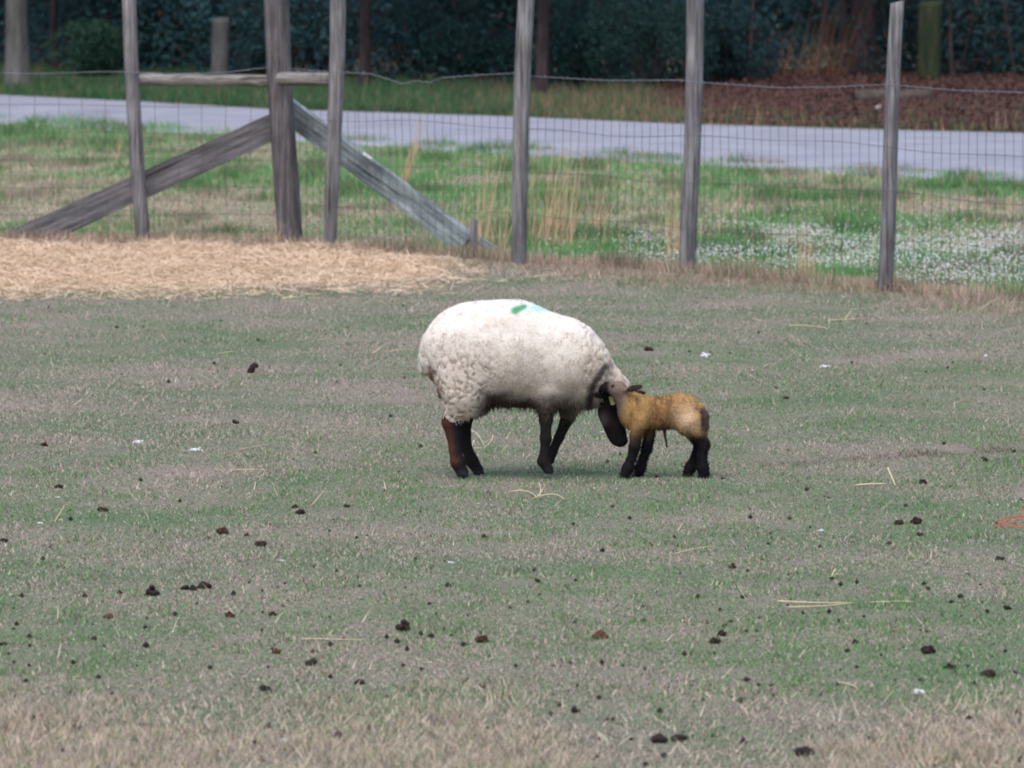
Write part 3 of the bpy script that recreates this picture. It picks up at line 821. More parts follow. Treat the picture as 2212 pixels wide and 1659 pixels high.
# ------------------------------------------------------------------ tall dry grass clumps
def clump(px, py, ht, spread, n, lean, label, col=((0.52, 0.34, 0.19), (0.68, 0.48, 0.30)), z0=0.0):
    p = ground(px, py); p.z = z0
    P = np.stack([np.clip(RNG.normal(size=n), -1.5, 1.5) * spread, np.clip(RNG.normal(size=n), -1.5, 1.5) * spread, np.zeros(n)], 1)
    a = RNG.random(n) * 6.283; l = 0.03 + 0.34 * RNG.random(n) ** 2
    D = np.stack([np.cos(a) * l + lean, np.sin(a) * l, np.ones(n)], 1); D /= np.linalg.norm(D, axis=1)[:, None]
    side = np.tile(np.array((1.0, 0.0, 0.0)), (n, 1)); side[:, 1] = RNG.normal(size=n) * .7; side /= np.linalg.norm(side, axis=1)[:, None]
    L = ht * (0.2 + 0.85 * RNG.random(n) ** 1.15)
    V, F, k = ribbons(P, D, L, 0.0032 + 0.0026 * RNG.random(n), 4, side, 0.11)
    c = lerp(np.array(col[0]), np.array(col[1]), RNG.random(n))
    # a few drooping leaf blades off the stems
    o = mk('dry_grass_clump', V, F, M_STRAW, None, p, fcol=np.repeat(c, k, 0))
    return tag(o, label, 'dry grass', 'tall dry grass clumps')
clump(1040, 545, .98, .10, 46, .06, 'tall orange dry grass left of the middle fence post')
clump(1172, 528, .92, .13, 62, .08, 'thick orange dry grass clump just right of the middle fence post')
clump(1203, 510, .76, .08, 40, .16, 'leaning tawny grass second clump right of the middle post')
clump(1288, 505, .58, .03, 26, .22, 'small slanted dry grass tuft midway between the middle right posts')
clump(868, 410, .78, .02, 26, .28, 'long slanting dry stems above the greenish brace plank')
clump(905, 470, .40, .03, 10, .05, 'short dry stems behind the greenish brace plank')
clump(1085, 560, .45, .02, 12, -.03, 'dry stems touching the left side of the middle post', ((0.45, 0.34, 0.24), (0.55, 0.44, 0.3)))
clump(1452, 560, .74, .05, 34, .06, 'dry tawny grass beside the second fence post from the right')
clump(1748, 604, .45, .04, 34, .02, 'short dry grass at the wire between the two right posts')
clump(608, 532, .22, .05, 22, .10, 'straw coloured tuft at the foot of the corner post')
clump(250, 350, .34, .03, 10, .02, 'thin dry stems left of the leftmost post on the verge')
clump(2090, 400, .2, .05, 30, .02, 'low tan grass by the road right of the rightmost post')
clump(1655, 196, 0.95, .12, 50, .22, 'orange dry grass across the road, left of its three tall clumps', ((0.15, 0.07, 0.045), (0.26, 0.135, 0.075)), .1)
clump(1725, 193, 1.10, .12, 56, .22, 'orange dry grass across the road, middle of its three tall clumps', ((0.15, 0.07, 0.045), (0.26, 0.135, 0.075)), .1)
clump(1790, 191, 1.15, .12, 60, .20, 'orange dry grass across the road, next to the thick dark trunk', ((0.17, 0.075, 0.045), (0.29, 0.14, 0.075)), .1)
clump(2162, 284, .3, .08, 16, .05, 'pale dry stems at the road edge on the far right', ((0.36, 0.26, 0.17), (0.48, 0.36, 0.24)), .02)
clump(735, 536, .1, .03, 10, .3, 'small red brown dry weed at the foot of the third post', ((0.16, 0.04, 0.03), (0.24, 0.06, 0.045)))

# ------------------------------------------------------------------ animals: implicit surfaces
def surface_nets(F, org, h):
    nx, ny, nz = F.shape
    ins = F < 0
    c = np.zeros((nx - 1, ny - 1, nz - 1), np.int8)
    for a in (0, 1):
        for b in (0, 1):
            for d in (0, 1):
                c += ins[a:nx - 1 + a, b:ny - 1 + b, d:nz - 1 + d]
    act = (c > 0) & (c < 8)
    idx = -np.ones(act.shape, np.int64); I = np.argwhere(act); idx[act] = np.arange(len(I))
    acc = np.zeros((len(I), 3)); cnt = np.zeros(len(I))
    cor = [(a, b, d) for a in (0, 1) for b in (0, 1) for d in (0, 1)]
    for p in cor:
        for ax in range(3):
            if p[ax] == 0:
                q = list(p); q[ax] = 1
                f0 = F[I[:, 0] + p[0], I[:, 1] + p[1], I[:, 2] + p[2]]; f1 = F[I[:, 0] + q[0], I[:, 1] + q[1], I[:, 2] + q[2]]
                m = (f0 < 0) != (f1 < 0)
                t = np.where(m, f0 / np.where(m, f0 - f1, 1), 0)
                pos = np.tile(np.array(p, float), (len(I), 1)); pos[:, ax] += t
                acc[m] += pos[m]; cnt[m] += 1
    V = (I + acc / cnt[:, None]) * h + org
    Q = []
    for ax in range(3):
        s0 = [slice(1, -1)] * 3; s0[ax] = slice(0, -1); s1 = list(s0); s1[ax] = slice(1, None)
        A, B = ins[tuple(s0)], ins[tuple(s1)]
        E = np.argwhere(A != B); 
        flip = A[tuple(E.T)]
        off = np.ones(3, int); off[ax] = 0; E = E + off
        u, v = (ax + 1) % 3, (ax + 2) % 3
        eu = np.zeros(3, int); eu[u] = 1; ev = np.zeros(3, int); ev[v] = 1
        q = np.stack([idx[tuple((E - eu - ev).T)], idx[tuple((E - ev).T)], idx[tuple(E.T)], idx[tuple((E - eu).T)]], 1)
        q[~flip] = q[~flip][:, ::-1]
        Q.append(q)
    return V, np.concatenate(Q)
class SDF:
    def __init__(s, lo, hi, h):
        s.h = h; s.lo = np.array(lo, float)
        n = np.ceil((np.array(hi) - s.lo) / h).astype(int) + 1
        ax = [s.lo[i] + h * np.arange(n[i]) for i in range(3)]
        s.X, s.Y, s.Z = np.meshgrid(*ax, indexing='ij'); s.F = np.full(s.X.shape, 1.0)
    def uni(s, d, k):
        hh = np.clip(0.5 + 0.5 * (s.F - d) / k, 0, 1)
        s.F = s.F * (1 - hh) + d * hh - k * hh * (1 - hh)
    def ell(s, c, r, k=0.03, rot=None):
        P = np.stack([s.X - c[0], s.Y - c[1], s.Z - c[2]], -1)
        if rot is not None: P = P @ np.array(rot)          # columns are the ellipsoid's axes
        r = np.array(r)
        k0 = np.linalg.norm(P / r, axis=-1); k1 = np.linalg.norm(P / r ** 2, axis=-1)
        s.uni(k0 * (k0 - 1) / np.maximum(k1, 1e-6), k)
    def cone(s, a, b, ra, rb, k=0.02):
        a = np.array(a); b = np.array(b); ba = b - a; L2 = ba @ ba
        P = np.stack([s.X - a[0], s.Y - a[1], s.Z - a[2]], -1)
        t = np.clip(P @ ba / L2, 0, 1)
        d = np.linalg.norm(P - t[..., None] * ba, axis=-1) - (ra + (rb - ra) * t)
        s.uni(d, k)
    def chain(s, pts, k=0.015):
        for (a, ra), (b, rb) in zip(pts, pts[1:]): s.cone(a, b, ra, rb, k)
    def mesh(s): return surface_nets(s.F, s.lo, s.h)
def relax(V, Fq, it=2, w=0.5):
    e = np.concatenate([Fq[:, [0, 1]], Fq[:, [1, 2]], Fq[:, [2, 3]], Fq[:, [3, 0]]])
    for _ in range(it):
        acc = np.zeros_like(V); cnt = np.zeros(len(V))
        np.add.at(acc, e[:, 0], V[e[:, 1]]); np.add.at(cnt, e[:, 0], 1)
        V = V * (1 - w) + w * acc / np.maximum(cnt, 1)[:, None]
    return V
def normals(V, Fq):
    n = np.cross(V[Fq[:, 2]] - V[Fq[:, 0]], V[Fq[:, 3]] - V[Fq[:, 1]])
    N = np.zeros_like(V)
    for k in range(4): np.add.at(N, Fq[:, k], n)
    return N / np.maximum(np.linalg.norm(N, axis=1), 1e-9)[:, None]
def worley(P, cell, s=0):
    """F2-F1 in 3-D"""
    Q = P / cell; base = np.floor(Q)
    f1 = np.full(len(P), 9.0); f2 = np.full(len(P), 9.0)
    for a in (-1, 0, 1):
        for b in (-1, 0, 1):
            for c in (-1, 0, 1):
                g_ = base + (a, b, c)
                o_ = np.stack([_hash(g_[:, 0], g_[:, 1], g_[:, 2], s + j) for j in range(3)], 1)
                d_ = np.linalg.norm(g_ + o_ - Q, axis=1)
                m = d_ < f1
                f2 = np.where(m, f1, np.minimum(f2, d_)); f1 = np.where(m, d_, f1)
    return f2 - f1
def sample_surface(V, Fq, n):
    T = np.concatenate([Fq[:, [0, 1, 2]], Fq[:, [0, 2, 3]]])
    a, b, c = V[T[:, 0]], V[T[:, 1]], V[T[:, 2]]
    ar = np.linalg.norm(np.cross(b - a, c - a), axis=1); i = RNG.choice(len(T), n, p=ar / ar.sum())
    u = RNG.random(n); v = RNG.random(n); m = u + v > 1; u[m] = 1 - u[m]; v[m] = 1 - v[m]
    return a[i] + (b - a)[i] * u[:, None] + (c - a)[i] * v[:, None], T[i, 0]

S = 504.0
def EW(px, py, y=0.0, ox=1125.0, oy=1031.0):
    return np.array(((px - ox) / S, y, (oy - py) / S - 0.0763 * y))

# ---- ewe
def fleece_color(P):
    """natural off-white wool, stained and muddy in places, with the green stock mark on the back"""
    px = P[:, 0] * S + 1125; py = 1031 - (P[:, 2] + 0.0763 * P[:, 1]) * S
    n1 = fbm(P[:, 0] * 9, P[:, 1] * 9, P[:, 2] * 9, s=101, o=3); n2 = fbm(P[:, 0] * 30, P[:, 1] * 30, P[:, 2] * 22, s=111, o=2)
    n3 = fbm(P[:, 0] * 20, P[:, 1] * 20, P[:, 2] * 4, s=121, o=3)
    c = lerp(np.array((0.66, 0.58, 0.49)), np.array((0.77, 0.72, 0.655)), n1)
    n4 = fbm(P[:, 0] * 60, P[:, 1] * 60, P[:, 2] * 14, s=125, o=2)
    c = c * (0.90 + 0.20 * n4)[:, None]
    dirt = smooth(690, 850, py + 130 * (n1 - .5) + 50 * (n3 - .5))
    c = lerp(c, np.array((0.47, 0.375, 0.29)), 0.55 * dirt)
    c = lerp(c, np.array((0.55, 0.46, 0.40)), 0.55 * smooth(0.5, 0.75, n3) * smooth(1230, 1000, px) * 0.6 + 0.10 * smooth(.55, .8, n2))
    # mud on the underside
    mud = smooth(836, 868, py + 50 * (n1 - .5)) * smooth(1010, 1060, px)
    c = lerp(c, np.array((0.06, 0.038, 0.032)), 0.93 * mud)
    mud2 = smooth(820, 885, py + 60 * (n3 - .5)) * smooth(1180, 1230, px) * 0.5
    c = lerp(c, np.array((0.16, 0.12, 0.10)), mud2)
    # warm stained neck, brown smudge below the mark
    c = lerp(c, np.array((0.66, 0.54, 0.42)), 0.5 * smooth(1210, 1290, px) * smooth(690, 760, py))
    c = lerp(c, np.array((0.42, 0.34, 0.29)), 0.6 * gblob(px, py, 1085, 700, 22, 15) * smooth(.3, .6, n2 + .1))
    near = P[:, 1] < 0.05
    tt = np.clip(((px - 1112) * 20 + (py - 669) * -9) / 481., 0, 1)
    g1 = np.exp(-(np.hypot(px - 1112 - 20 * tt, py - 669 + 9 * tt) / (4.5 + 3 * (1 - tt))) ** 2); g2 = gblob(px, py, 1162, 664, 24, 8)
    c = lerp(c, np.array((0.36, 0.66, 0.56)), np.clip(g2 * 1.0, 0, .75) * near)
    c = lerp(c, np.array((0.015, 0.26, 0.11)), np.clip(g1 * 1.5, 0, .9) * near)
    dk = np.zeros(len(px))
    for (x0, y0), (x1, y1) in (((1309, 790), (1291, 815)), ((1291, 815), (1277, 838)), ((1277, 838), (1275, 872))):
        t = np.clip(((px - x0) * (x1 - x0) + (py - y0) * (y1 - y0)) / ((x1 - x0) ** 2 + (y1 - y0) ** 2), 0, 1)
        q = np.hypot(px - x0 - t * (x1 - x0), py - y0 - t * (y1 - y0))
        dk = np.maximum(dk, np.exp(-(q / (6 + 6 * n2)) ** 2))
    c = lerp(c, np.array((0.05, 0.038, 0.036)), np.clip(dk * 1.1, 0, .9) * near)
    # brown streak under the tail
    c = lerp(c, np.array((0.12, 0.06, 0.035)), np.clip(1.5 * gblob(px, py, 932, 818, 6, 22) + gblob(px, py, 948, 850, 8, 16), 0, .9))
    return c
ewe_at = ground(1125, 1031) - Vector((0, 0, .002))
sb = SDF(EW(925, 1045, -.24), EW(1380, 720, .24), 0.0062)
# legs
sb.chain([(EW(992, 850, -.09), .06), (EW(975, 910, -.09), .041), (EW(979, 935, -.09), .031), (EW(983, 970, -.095), .0255), (EW(989, 997, -.095), .031), (EW(994, 1009, -.095), .0245), (EW(999, 1019, -.095), .027)], .012)
sb.chain([(EW(1012, 855, .09), .06), (EW(999, 912, .09), .038), (EW(1002, 936, .09), .029), (EW(1008, 968, .09), .023), (EW(1019, 995, .09), .028), (EW(1026, 1006, .09), .0225), (EW(1032, 1015, .09), .025)], .012)
sb.chain([(EW(1182, 855, -.085), .05), (EW(1179, 905, -.085), .029), (EW(1179, 930, -.085), .0215), (EW(1179, 946, -.085), .0245), (EW(1176, 972, -.085), .0175), (EW(1173, 994, -.085), .025), (EW(1178, 1003, -.085), .020), (EW(1184, 1011, -.085), .023)], .012)
sb.chain([(EW(1236, 850, .08), .05), (EW(1226, 902, .08), .028), (EW(1208, 944, .08), .021), (EW(1194, 974, .075), .020), (EW(1189, 992, .07), .021)], .012)
# hooves: two claws each
for (hx, hy, y) in ((1003, 1024, -.095), (1037, 1020, .09), (1187, 1016, -.085)):
    for q in (-.012, .012):
        sb.cone(EW(hx - 6, hy - 2, y + q), EW(hx + 5, hy + 2, y + q), .014, .010, .006)
for q in (-.01, .01): sb.cone(EW(1189, 992, .07 + q), EW(1186, 1003, .07 + q), .013, .010, .006)
# torso core and neck (under the wool)
sb.ell(EW(1090, 790), (.26, .13, .15), .05); sb.ell(EW(1200, 800), (.14, .12, .14), .05)
sb.cone(EW(1240, 795, .02), EW(1316, 850, .06), .095, .06, .04)
# head
HYD = .07
sb.ell(EW(1318, 856, HYD), (.056, .055, .062), .02)
sb.cone(EW(1317, 868, HYD), EW(1333, 932, HYD), .052, .036, .02)
sb.cone(EW(1333, 925, HYD), EW(1341, 948, HYD), .036, .031, .015)
sb.cone(EW(1308, 892, HYD), EW(1327, 945, HYD), .032, .022, .02)
sb.ell(EW(1340, 951, HYD), (.033, .027, .024), .012)
for q in (-.055, .055): sb.ell(EW(1322, 873, HYD + q * .78), (.018, .012, .015), .01)
# ears: flat leaf shapes out from the head
def leaf(s, a, b, w_, t_, nrm):
    a = np.array(a); b = np.array(b); x = b - a; L_ = np.linalg.norm(x); x /= L_
    z = np.array(nrm, float); z -= x * (x @ z); z /= np.linalg.norm(z); y = np.cross(z, x)
    s.ell((a + b) / 2, (L_ / 2, w_, t_), .008, np.stack([x, y, z], 1))
leaf(sb, EW(1318, 852, HYD - .05), EW(1274, 843, HYD - .135), .027, .010, (0.1, -.9, .45))
leaf(sb, EW(1322, 848, HYD + .05), EW(1352, 850, HYD + .13), .028, .009, (0.2, .6, .75))
Vb, Fb = sb.mesh(); Vb = relax(Vb, Fb, 2, .4)
px = Vb[:, 0] * S + 1125; py = 1031 - (Vb[:, 2] + .0763 * Vb[:, 1]) * S
n1 = fbm(Vb[:, 0] * 25, Vb[:, 1] * 25, Vb[:, 2] * 25, s=131)
cb = lerp(np.array((0.010, 0.009, 0.010)), np.array((0.022, 0.018, 0.018)), n1)
rus = smooth(982, 964, px + 0.0 * py + 22 * (n1 - .5) - (py - 905) * .18) * smooth(890, 910, py) * smooth(1018, 990, py) * (px < 1060) * (Vb[:, 1] < 0)
cb = lerp(cb, np.array((0.075, 0.031, 0.021)), rus)
cb = lerp(cb, np.array((0.035, 0.024, 0.02)), smooth(1100, 1150, px) * smooth(1230, 1210, px) * smooth(940, 905, py) * .7)
cb = lerp(cb, np.array((0.15, 0.11, 0.115)), 0.8 * gblob(px, py, 1300, 905, 12, 16) * (n1 > .4))
cb = lerp(cb, np.array((0.03, 0.035, 0.045)), smooth(1012, 1020, py) * .6)
ewe = mk('ewe', Vb, Fb, M_HIDE, None, ewe_at, True, vcol=cb)
tag(ewe, 'woolly white ewe with black face and legs nuzzling the small lamb', 'sheep')

sf = SDF(EW(880, 930, -.30), EW(1385, 615, .30), 0.0085)
sf.ell(EW(1011, 756), (.203, .185, .202), .05)
sf.ell(EW(1090, 759), (.30, .212, .230), .05)
sf.ell(EW(1195, 780), (.212, .185, .198), .05)
sf.cone(EW(1225, 772, .0), EW(1252, 791, .02), .145, .138, .05)
sf.cone(EW(1252, 791, .02), EW(1312, 824, .055), .130, .058, .03)
sf.cone(EW(1286, 796, .04), EW(1344, 834, .07), .072, .040, .03)
sf.cone(EW(1235, 830, 0), EW(1275, 850, .03), .10, .06, .05)
for y, dx in ((-.095, 0), (.095, 14)):
    sf.ell(EW(1004 + dx, 818, y), (.125, .10, .165), .04)
    sf.cone(EW(996 + dx, 850, y), EW(977 + dx, 895, y), .088, .047, .03)
sf.cone(EW(1184, 845, -.085), EW(1180, 890, -.085), .075, .036, .03)
sf.cone(EW(1236, 845, .08), EW(1228, 890, .08), .07, .040, .03)
sf.cone(EW(940, 742, 0), EW(921, 778, -.01), .046, .034, .03)
sf.cone(EW(919, 776, -.01), EW(914, 802, -.012), .034, .019, .006)
Vf, Ff = sf.mesh(); Vf = relax(Vf, Ff, 3, .5); Nf = normals(Vf, Ff)
px = Vf[:, 0] * S + 1125; py = 1031 - (Vf[:, 2] + .0763 * Vf[:, 1]) * S
# wool locks: deep crevices on the haunch and round the neck, soft ripples elsewhere
Q = Vf.copy(); Q += 0.08 * (np.stack([fbm(Q[:, 0] * 20, Q[:, 1] * 20, Q[:, 2] * 20, s=141 + j) for j in range(3)], 1) - .5)
w1 = worley(Q * np.array((1.2, .8, .5)), 0.040, 7); w2 = worley(Q * np.array((1.2, 1, .45)), 0.03, 17)
haunch = smooth(1090, 1040, px + .25 * (py - 800)) * smooth(735, 800, py)
neck = smooth(1240, 1275, px)
soft = 1 - np.clip(haunch + neck, 0, 1)
disp = haunch * 0.0085 * (smooth(0, .17, w1) - .8) + neck * 0.008 * (smooth(0, .35, w1) - .7) + soft * 0.0008 * (smooth(0, .5, w2) - .5)
disp += 0.012 * (fbm(Vf[:, 0] * 9, Vf[:, 1] * 11, Vf[:, 2] * 9, s=151) - .5) + 0.003 * (fbm(Vf[:, 0] * 32, Vf[:, 1] * 32, Vf[:, 2] * 32, s=152) - .5)
# ragged hanging belly wool
Vf = Vf + Nf * disp[:, None]; Nf = normals(Vf, Ff)
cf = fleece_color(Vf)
cf = lerp(cf, cf * np.array((.52, .45, .40)), haunch * smooth(.12, 0.0, w1) * .9)   # shade of the crevices put into the wool colour
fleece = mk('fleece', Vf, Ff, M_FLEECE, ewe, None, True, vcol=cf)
ns = 60000
P, vi = sample_surface(Vf, Ff, ns); Nn = Nf[vi]
px = P[:, 0] * S + 1125; py = 1031 - (P[:, 2] + .0763 * P[:, 1]) * S
hn = smooth(1090, 1040, px + .25 * (py - 800)) * smooth(735, 800, py)
rn = RNG.normal(size=(ns, 3)) * .55
clumpn = np.stack([fbm(P[:, 0] * 35, P[:, 1] * 35, P[:, 2] * 35, s=161 + j, o=1) for j in range(3)], 1) - .5
D = Nn * (0.40 - .1 * hn)[:, None] + rn * .22 + clumpn * 0.8 + np.array((-.08, 0, -.55)); D /= np.linalg.norm(D, axis=1)[:, None]
side = np.cross(D, Nn + RNG.normal(size=(ns, 3)) * .25); side /= np.maximum(np.linalg.norm(side, axis=1), 1e-6)[:, None]
L = (0.006 + 0.010 * RNG.random(ns)) * (1 - .45 * hn)
belly = smooth(850, 880, py) * (Nn[:, 2] < -.2) * (RNG.random(ns) < .12)
L = L * (1 + 1.6 * belly)
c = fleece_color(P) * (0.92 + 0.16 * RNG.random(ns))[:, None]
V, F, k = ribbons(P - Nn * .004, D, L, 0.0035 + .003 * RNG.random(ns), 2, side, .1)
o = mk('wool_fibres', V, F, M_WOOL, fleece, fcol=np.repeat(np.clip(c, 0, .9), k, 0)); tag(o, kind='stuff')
def ball(name, c, r, mat, parent, sx=(1, 1, 1)):
    V = []; F = []; n, m = 10, 6
    for i in range(m + 1):
        th = math.pi * i / m
        for j in range(n):
            ph = 2 * math.pi * j / n
            V.append((c[0] + r * sx[0] * math.sin(th) * math.cos(ph), c[1] + r * sx[1] * math.sin(th) * math.sin(ph), c[2] + r * sx[2] * math.cos(th)))
    for i in range(m):
        for j in range(n):
            F.append((i * n + j, (i + 1) * n + j, (i + 1) * n + (j + 1) % n, i * n + (j + 1) % n))
    return mk(name, V, F, mat, parent, None, True)
M_EYE = mat_plain('dark_eye', (0.03, 0.018, 0.01), .12, .5)
for q in (-1, 1): ball('eye', EW(1325, 876, HYD + q * .047), .0095, M_EYE, ewe)
M_TAG = mat_plain('yellow_tag_plastic', (0.34, 0.31, 0.12), .6, .3)
e = EW(1321, 864, HYD - .085)
tg = mk('ear_tag', [(-.012, 0, .018), (.006, -.003, .020), (.015, -.003, -.016), (-.001, 0, -.019), (-.012, .003, .018), (.006, 0, .020), (.015, 0, -.016), (-.001, .003, -.019)],
        [(0, 3, 2, 1), (4, 5, 6, 7), (0, 1, 5, 4), (1, 2, 6, 5), (2, 3, 7, 6), (3, 0, 4, 7)], M_TAG, ewe, e)
tag(tg, 'pale yellow ear tag')

# ---- lamb
def LB(px, py, y=0.0): return EW(px, py, y, 1437.0, 1027.0)
lamb_at = ground(1437, 1027) + Vector((0, -0.10, -.003))
lamb_at.x = (1437 - CX) * lamb_at.y / FPX
sl = SDF(LB(1262, 1040, -.15), LB(1545, 800, .15), 0.0042)
sl.ell(LB(1376, 885), (.078, .066, .078), .03)
sl.ell(LB(1422, 885), (.10, .066, .072), .03)
sl.ell(LB(1470, 881), (.082, .068, .078), .03)
sl.cone(LB(1368, 874, -.005), LB(1341, 844, -.02), .058, .036, .03)
sl.ell(LB(1337, 834, -.03), (.036, .036, .034), .012)
sl.cone(LB(1328, 832, -.03), LB(1302, 829, -.035), .030, .021, .010)
sl.cone(LB(1302, 829, -.035), LB(1287, 830, -.035), .021, .016, .008)
leaf(sl, LB(1347, 836, -.055), LB(1389, 827, -.088), .0155, .006, (0.1, -.8, .5))
leaf(sl, LB(1352, 842, .005), LB(1398, 841, .03), .0135, .006, (.1, .7, .6))
for y, s2 in ((-.042, 0), (.042, 1)): sl.ell(LB(1487 - 3 * s2, 902, y), (.052, .036, .064), .02)
sl.chain([(LB(1492, 866, 0), .036), (LB(1513, 874, -.002), .018), (LB(1525, 893, -.005), .0155), (LB(1525, 916, -.006), .0145), (LB(1520, 936, -.006), .009)], .006)
sl.chain([(LB(1382, 900, -.042), .036), (LB(1375, 932, -.045), .025), (LB(1371, 960, -.045), .0235), (LB(1365, 984, -.045), .0185), (LB(1357, 1004, -.045), .024), (LB(1352, 1016, -.045), .0225)], .012)
sl.chain([(LB(1396, 900, .040), .036), (LB(1404, 930, .040), .0245), (LB(1399, 960, .040), .0225), (LB(1391, 984, .040), .018), (LB(1385, 1004, .040), .023), (LB(1382, 1015, .040), .0215)], .012)
sl.chain([(LB(1494, 905, -.042), .05), (LB(1508, 930, -.045), .032), (LB(1521, 953, -.045), .0255), (LB(1517, 980, -.045), .0195), (LB(1519, 1003, -.045), .0245), (LB(1522, 1015, -.045), .0225)], .012)
sl.chain([(LB(1490, 905, .04), .05), (LB(1502, 932, .042), .031), (LB(1513, 953, .042), .0245), (LB(1504, 980, .042), .019), (LB(1494, 1003, .042), .0235), (LB(1488, 1015, .042), .0215)], .012)
for (hx, hy, y) in ((1349, 1020, -.045), (1377, 1019, .04), (1519, 1020, -.045), (1486, 1019, .042)):
    for q in (-.010, .010): sl.cone(LB(hx + 4, hy - 2, y + q), LB(hx - 6, hy + 3, y + q), .012, .009, .005)
Vl, Fl = sl.mesh(); Vl = relax(Vl, Fl, 2, .4); Nl = normals(Vl, Fl)
def lamb_color(P):
    px = P[:, 0] * S + 1437; py = 1027 - (P[:, 2] + .0763 * P[:, 1]) * S
    n1 = fbm(P[:, 0] * 75, P[:, 1] * 40, P[:, 2] * 18, s=171, o=3); n2 = fbm(P[:, 0] * 14, P[:, 1] * 14, P[:, 2] * 14, s=172)
    c = lerp(np.array((0.24, 0.132, 0.050)), np.array((0.56, 0.35, 0.14)), np.clip(n1 * 2.2 - .6, 0, 1))
    c = lerp(c, np.array((0.115, 0.055, 0.026)), 0.85 * smooth(.41, .58, n1 + .12 * gblob(px, py, 1437, 895, 25, 40)) * (0.4 + .6 * smooth(1395, 1415, px) * smooth(1475, 1450, px)))
    c = lerp(c, np.array((0.56, 0.40, 0.26)), .9 * gblob(px, py, 1482, 898, 27, 30))
    c = lerp(c, np.array((0.10, 0.06, 0.035)), .75 * smooth(906, 924, py + 14 * (n2 - .5)) * smooth(1455, 1435, px))
    # grey brown neck and head, black muzzle, legs, tail, ears
    c = lerp(c, np.array((0.20, 0.145, 0.115)), smooth(1362, 1345, px + .3 * (py - 850)))
    c = lerp(c, np.array((0.016, 0.013, 0.014)), smooth(1322, 1310, px + 10 * (n2 - .5)))
    c = lerp(c, np.array((0.03, 0.022, 0.022)), gblob(px, py, 1324, 826, 6, 4))
    leg = smooth(915, 950, py + 34 * (n2 - .5) + 16 * (n1 - .5))
    lc = lerp(np.array((0.007, 0.007, 0.009)), np.array((0.018, 0.016, 0.018)), n1)
    c = c * (1 - leg)[:, None] + lc * leg[:, None]
    tl = smooth(1511, 1516, px) * smooth(868, 880, py) * (1 - leg)
    c = lerp(c, np.array((0.085, 0.06, 0.052)), tl)
    er = ((px > 1352) & (py < 850 - (px > 1352) * 1.0) & (np.abs(P[:, 1] + .03) > .035) & (px < 1402) & (P[:, 2] > (1027 - 851) / S))
    ear = er & (((P[:, 1] < -.06)) | (P[:, 1] > .0) & (py < 847))
    c[ear] = np.array((0.03, 0.024, 0.025))
    return c
cl_ = lamb_color(Vl)
lamb = mk('lamb', Vl, Fl, M_HIDE, None, lamb_at, True, vcol=cl_)
tag(lamb, 'small tan newborn lamb with black legs standing against the ewe', 'lamb')
ns = 16000
P, vi = sample_surface(Vl, Fl, ns); Nn = Nl[vi]
D = Nn * .5 + RNG.normal(size=(ns, 3)) * .4 + np.array((.25, 0, -.6)); D /= np.linalg.norm(D, axis=1)[:, None]
side = np.cross(D, Nn + RNG.normal(size=(ns, 3)) * .2); side /= np.maximum(np.linalg.norm(side, axis=1), 1e-6)[:, None]
V, F, k = ribbons(P - Nn * .001, D, (.006 + .009 * RNG.random(ns)) * (1 - .5 * (P[:, 0] < LB(1350, 0)[0])), .0022 + .0015 * RNG.random(ns), 1, side)
c = lamb_color(P) * (.8 + .45 * RNG.random(ns))[:, None]
o = mk('coat_hair', V, F, mat_col('lamb_hair', rough=.9, spec=.05, trans=.08), lamb, fcol=np.repeat(c, k, 0)); tag(o, kind='stuff')
mb = MB(); mb.tube([LB(1436, 915), LB(1437, 930), LB(1440, 945), LB(1442, 960)], [.010, .007, .005, .0045], 8)
mb.build('umbilical_cord', mat_plain('cord_skin', (0.05, 0.025, 0.02), .6), lamb)
for q in (-1, 1): ball('eye', LB(1323, 827, -.03 + q * .030), .006, M_EYE, lamb)

# ------------------------------------------------------------------ small things lying in the pasture
def dung(px, py, wpx, label, hk=0.62, n=None, group='dung on the pasture'):
    p = ground(px, py); sc = p.y / FPX; wr = wpx * sc / 2
    rs = np.random.default_rng(int(px * 7 + py))
    n = n or max(5, int(wpx * .55))
    V = []; F = []; t = 0
    for k in range(n):
        a = rs.random() * 6.283; q = math.sqrt(rs.random())
        r = wr * (0.30 + .22 * rs.random())
        cx, cy = math.cos(a) * q * wr * .75, math.sin(a) * q * wr * .6
        cz = r * .7 + wr * hk * (1 - q) * rs.random() * 1.3
        for (i, j) in [(i, j) for i in range(5) for j in range(7)]:
            th = math.pi * i / 4; ph = 2 * math.pi * j / 7
            b = r * (0.8 + .4 * rs.random())
            V.append((cx + b * math.sin(th) * math.cos(ph), cy + b * math.sin(th) * math.sin(ph), max(-.004, cz + b * .8 * math.cos(th))))
        for i in range(4):
            for j in range(7):
                F.append((t + i * 7 + j, t + (i + 1) * 7 + j, t + (i + 1) * 7 + (j + 1) % 7, t + i * 7 + (j + 1) % 7))
        t += 35
    o = mk('dung_pile', V, F, M_DUNGR if 'reddish' in label else M_DUNGB if 'brown' in label else M_DUNG, None, p, True)
    return tag(o, label, 'dung', group)
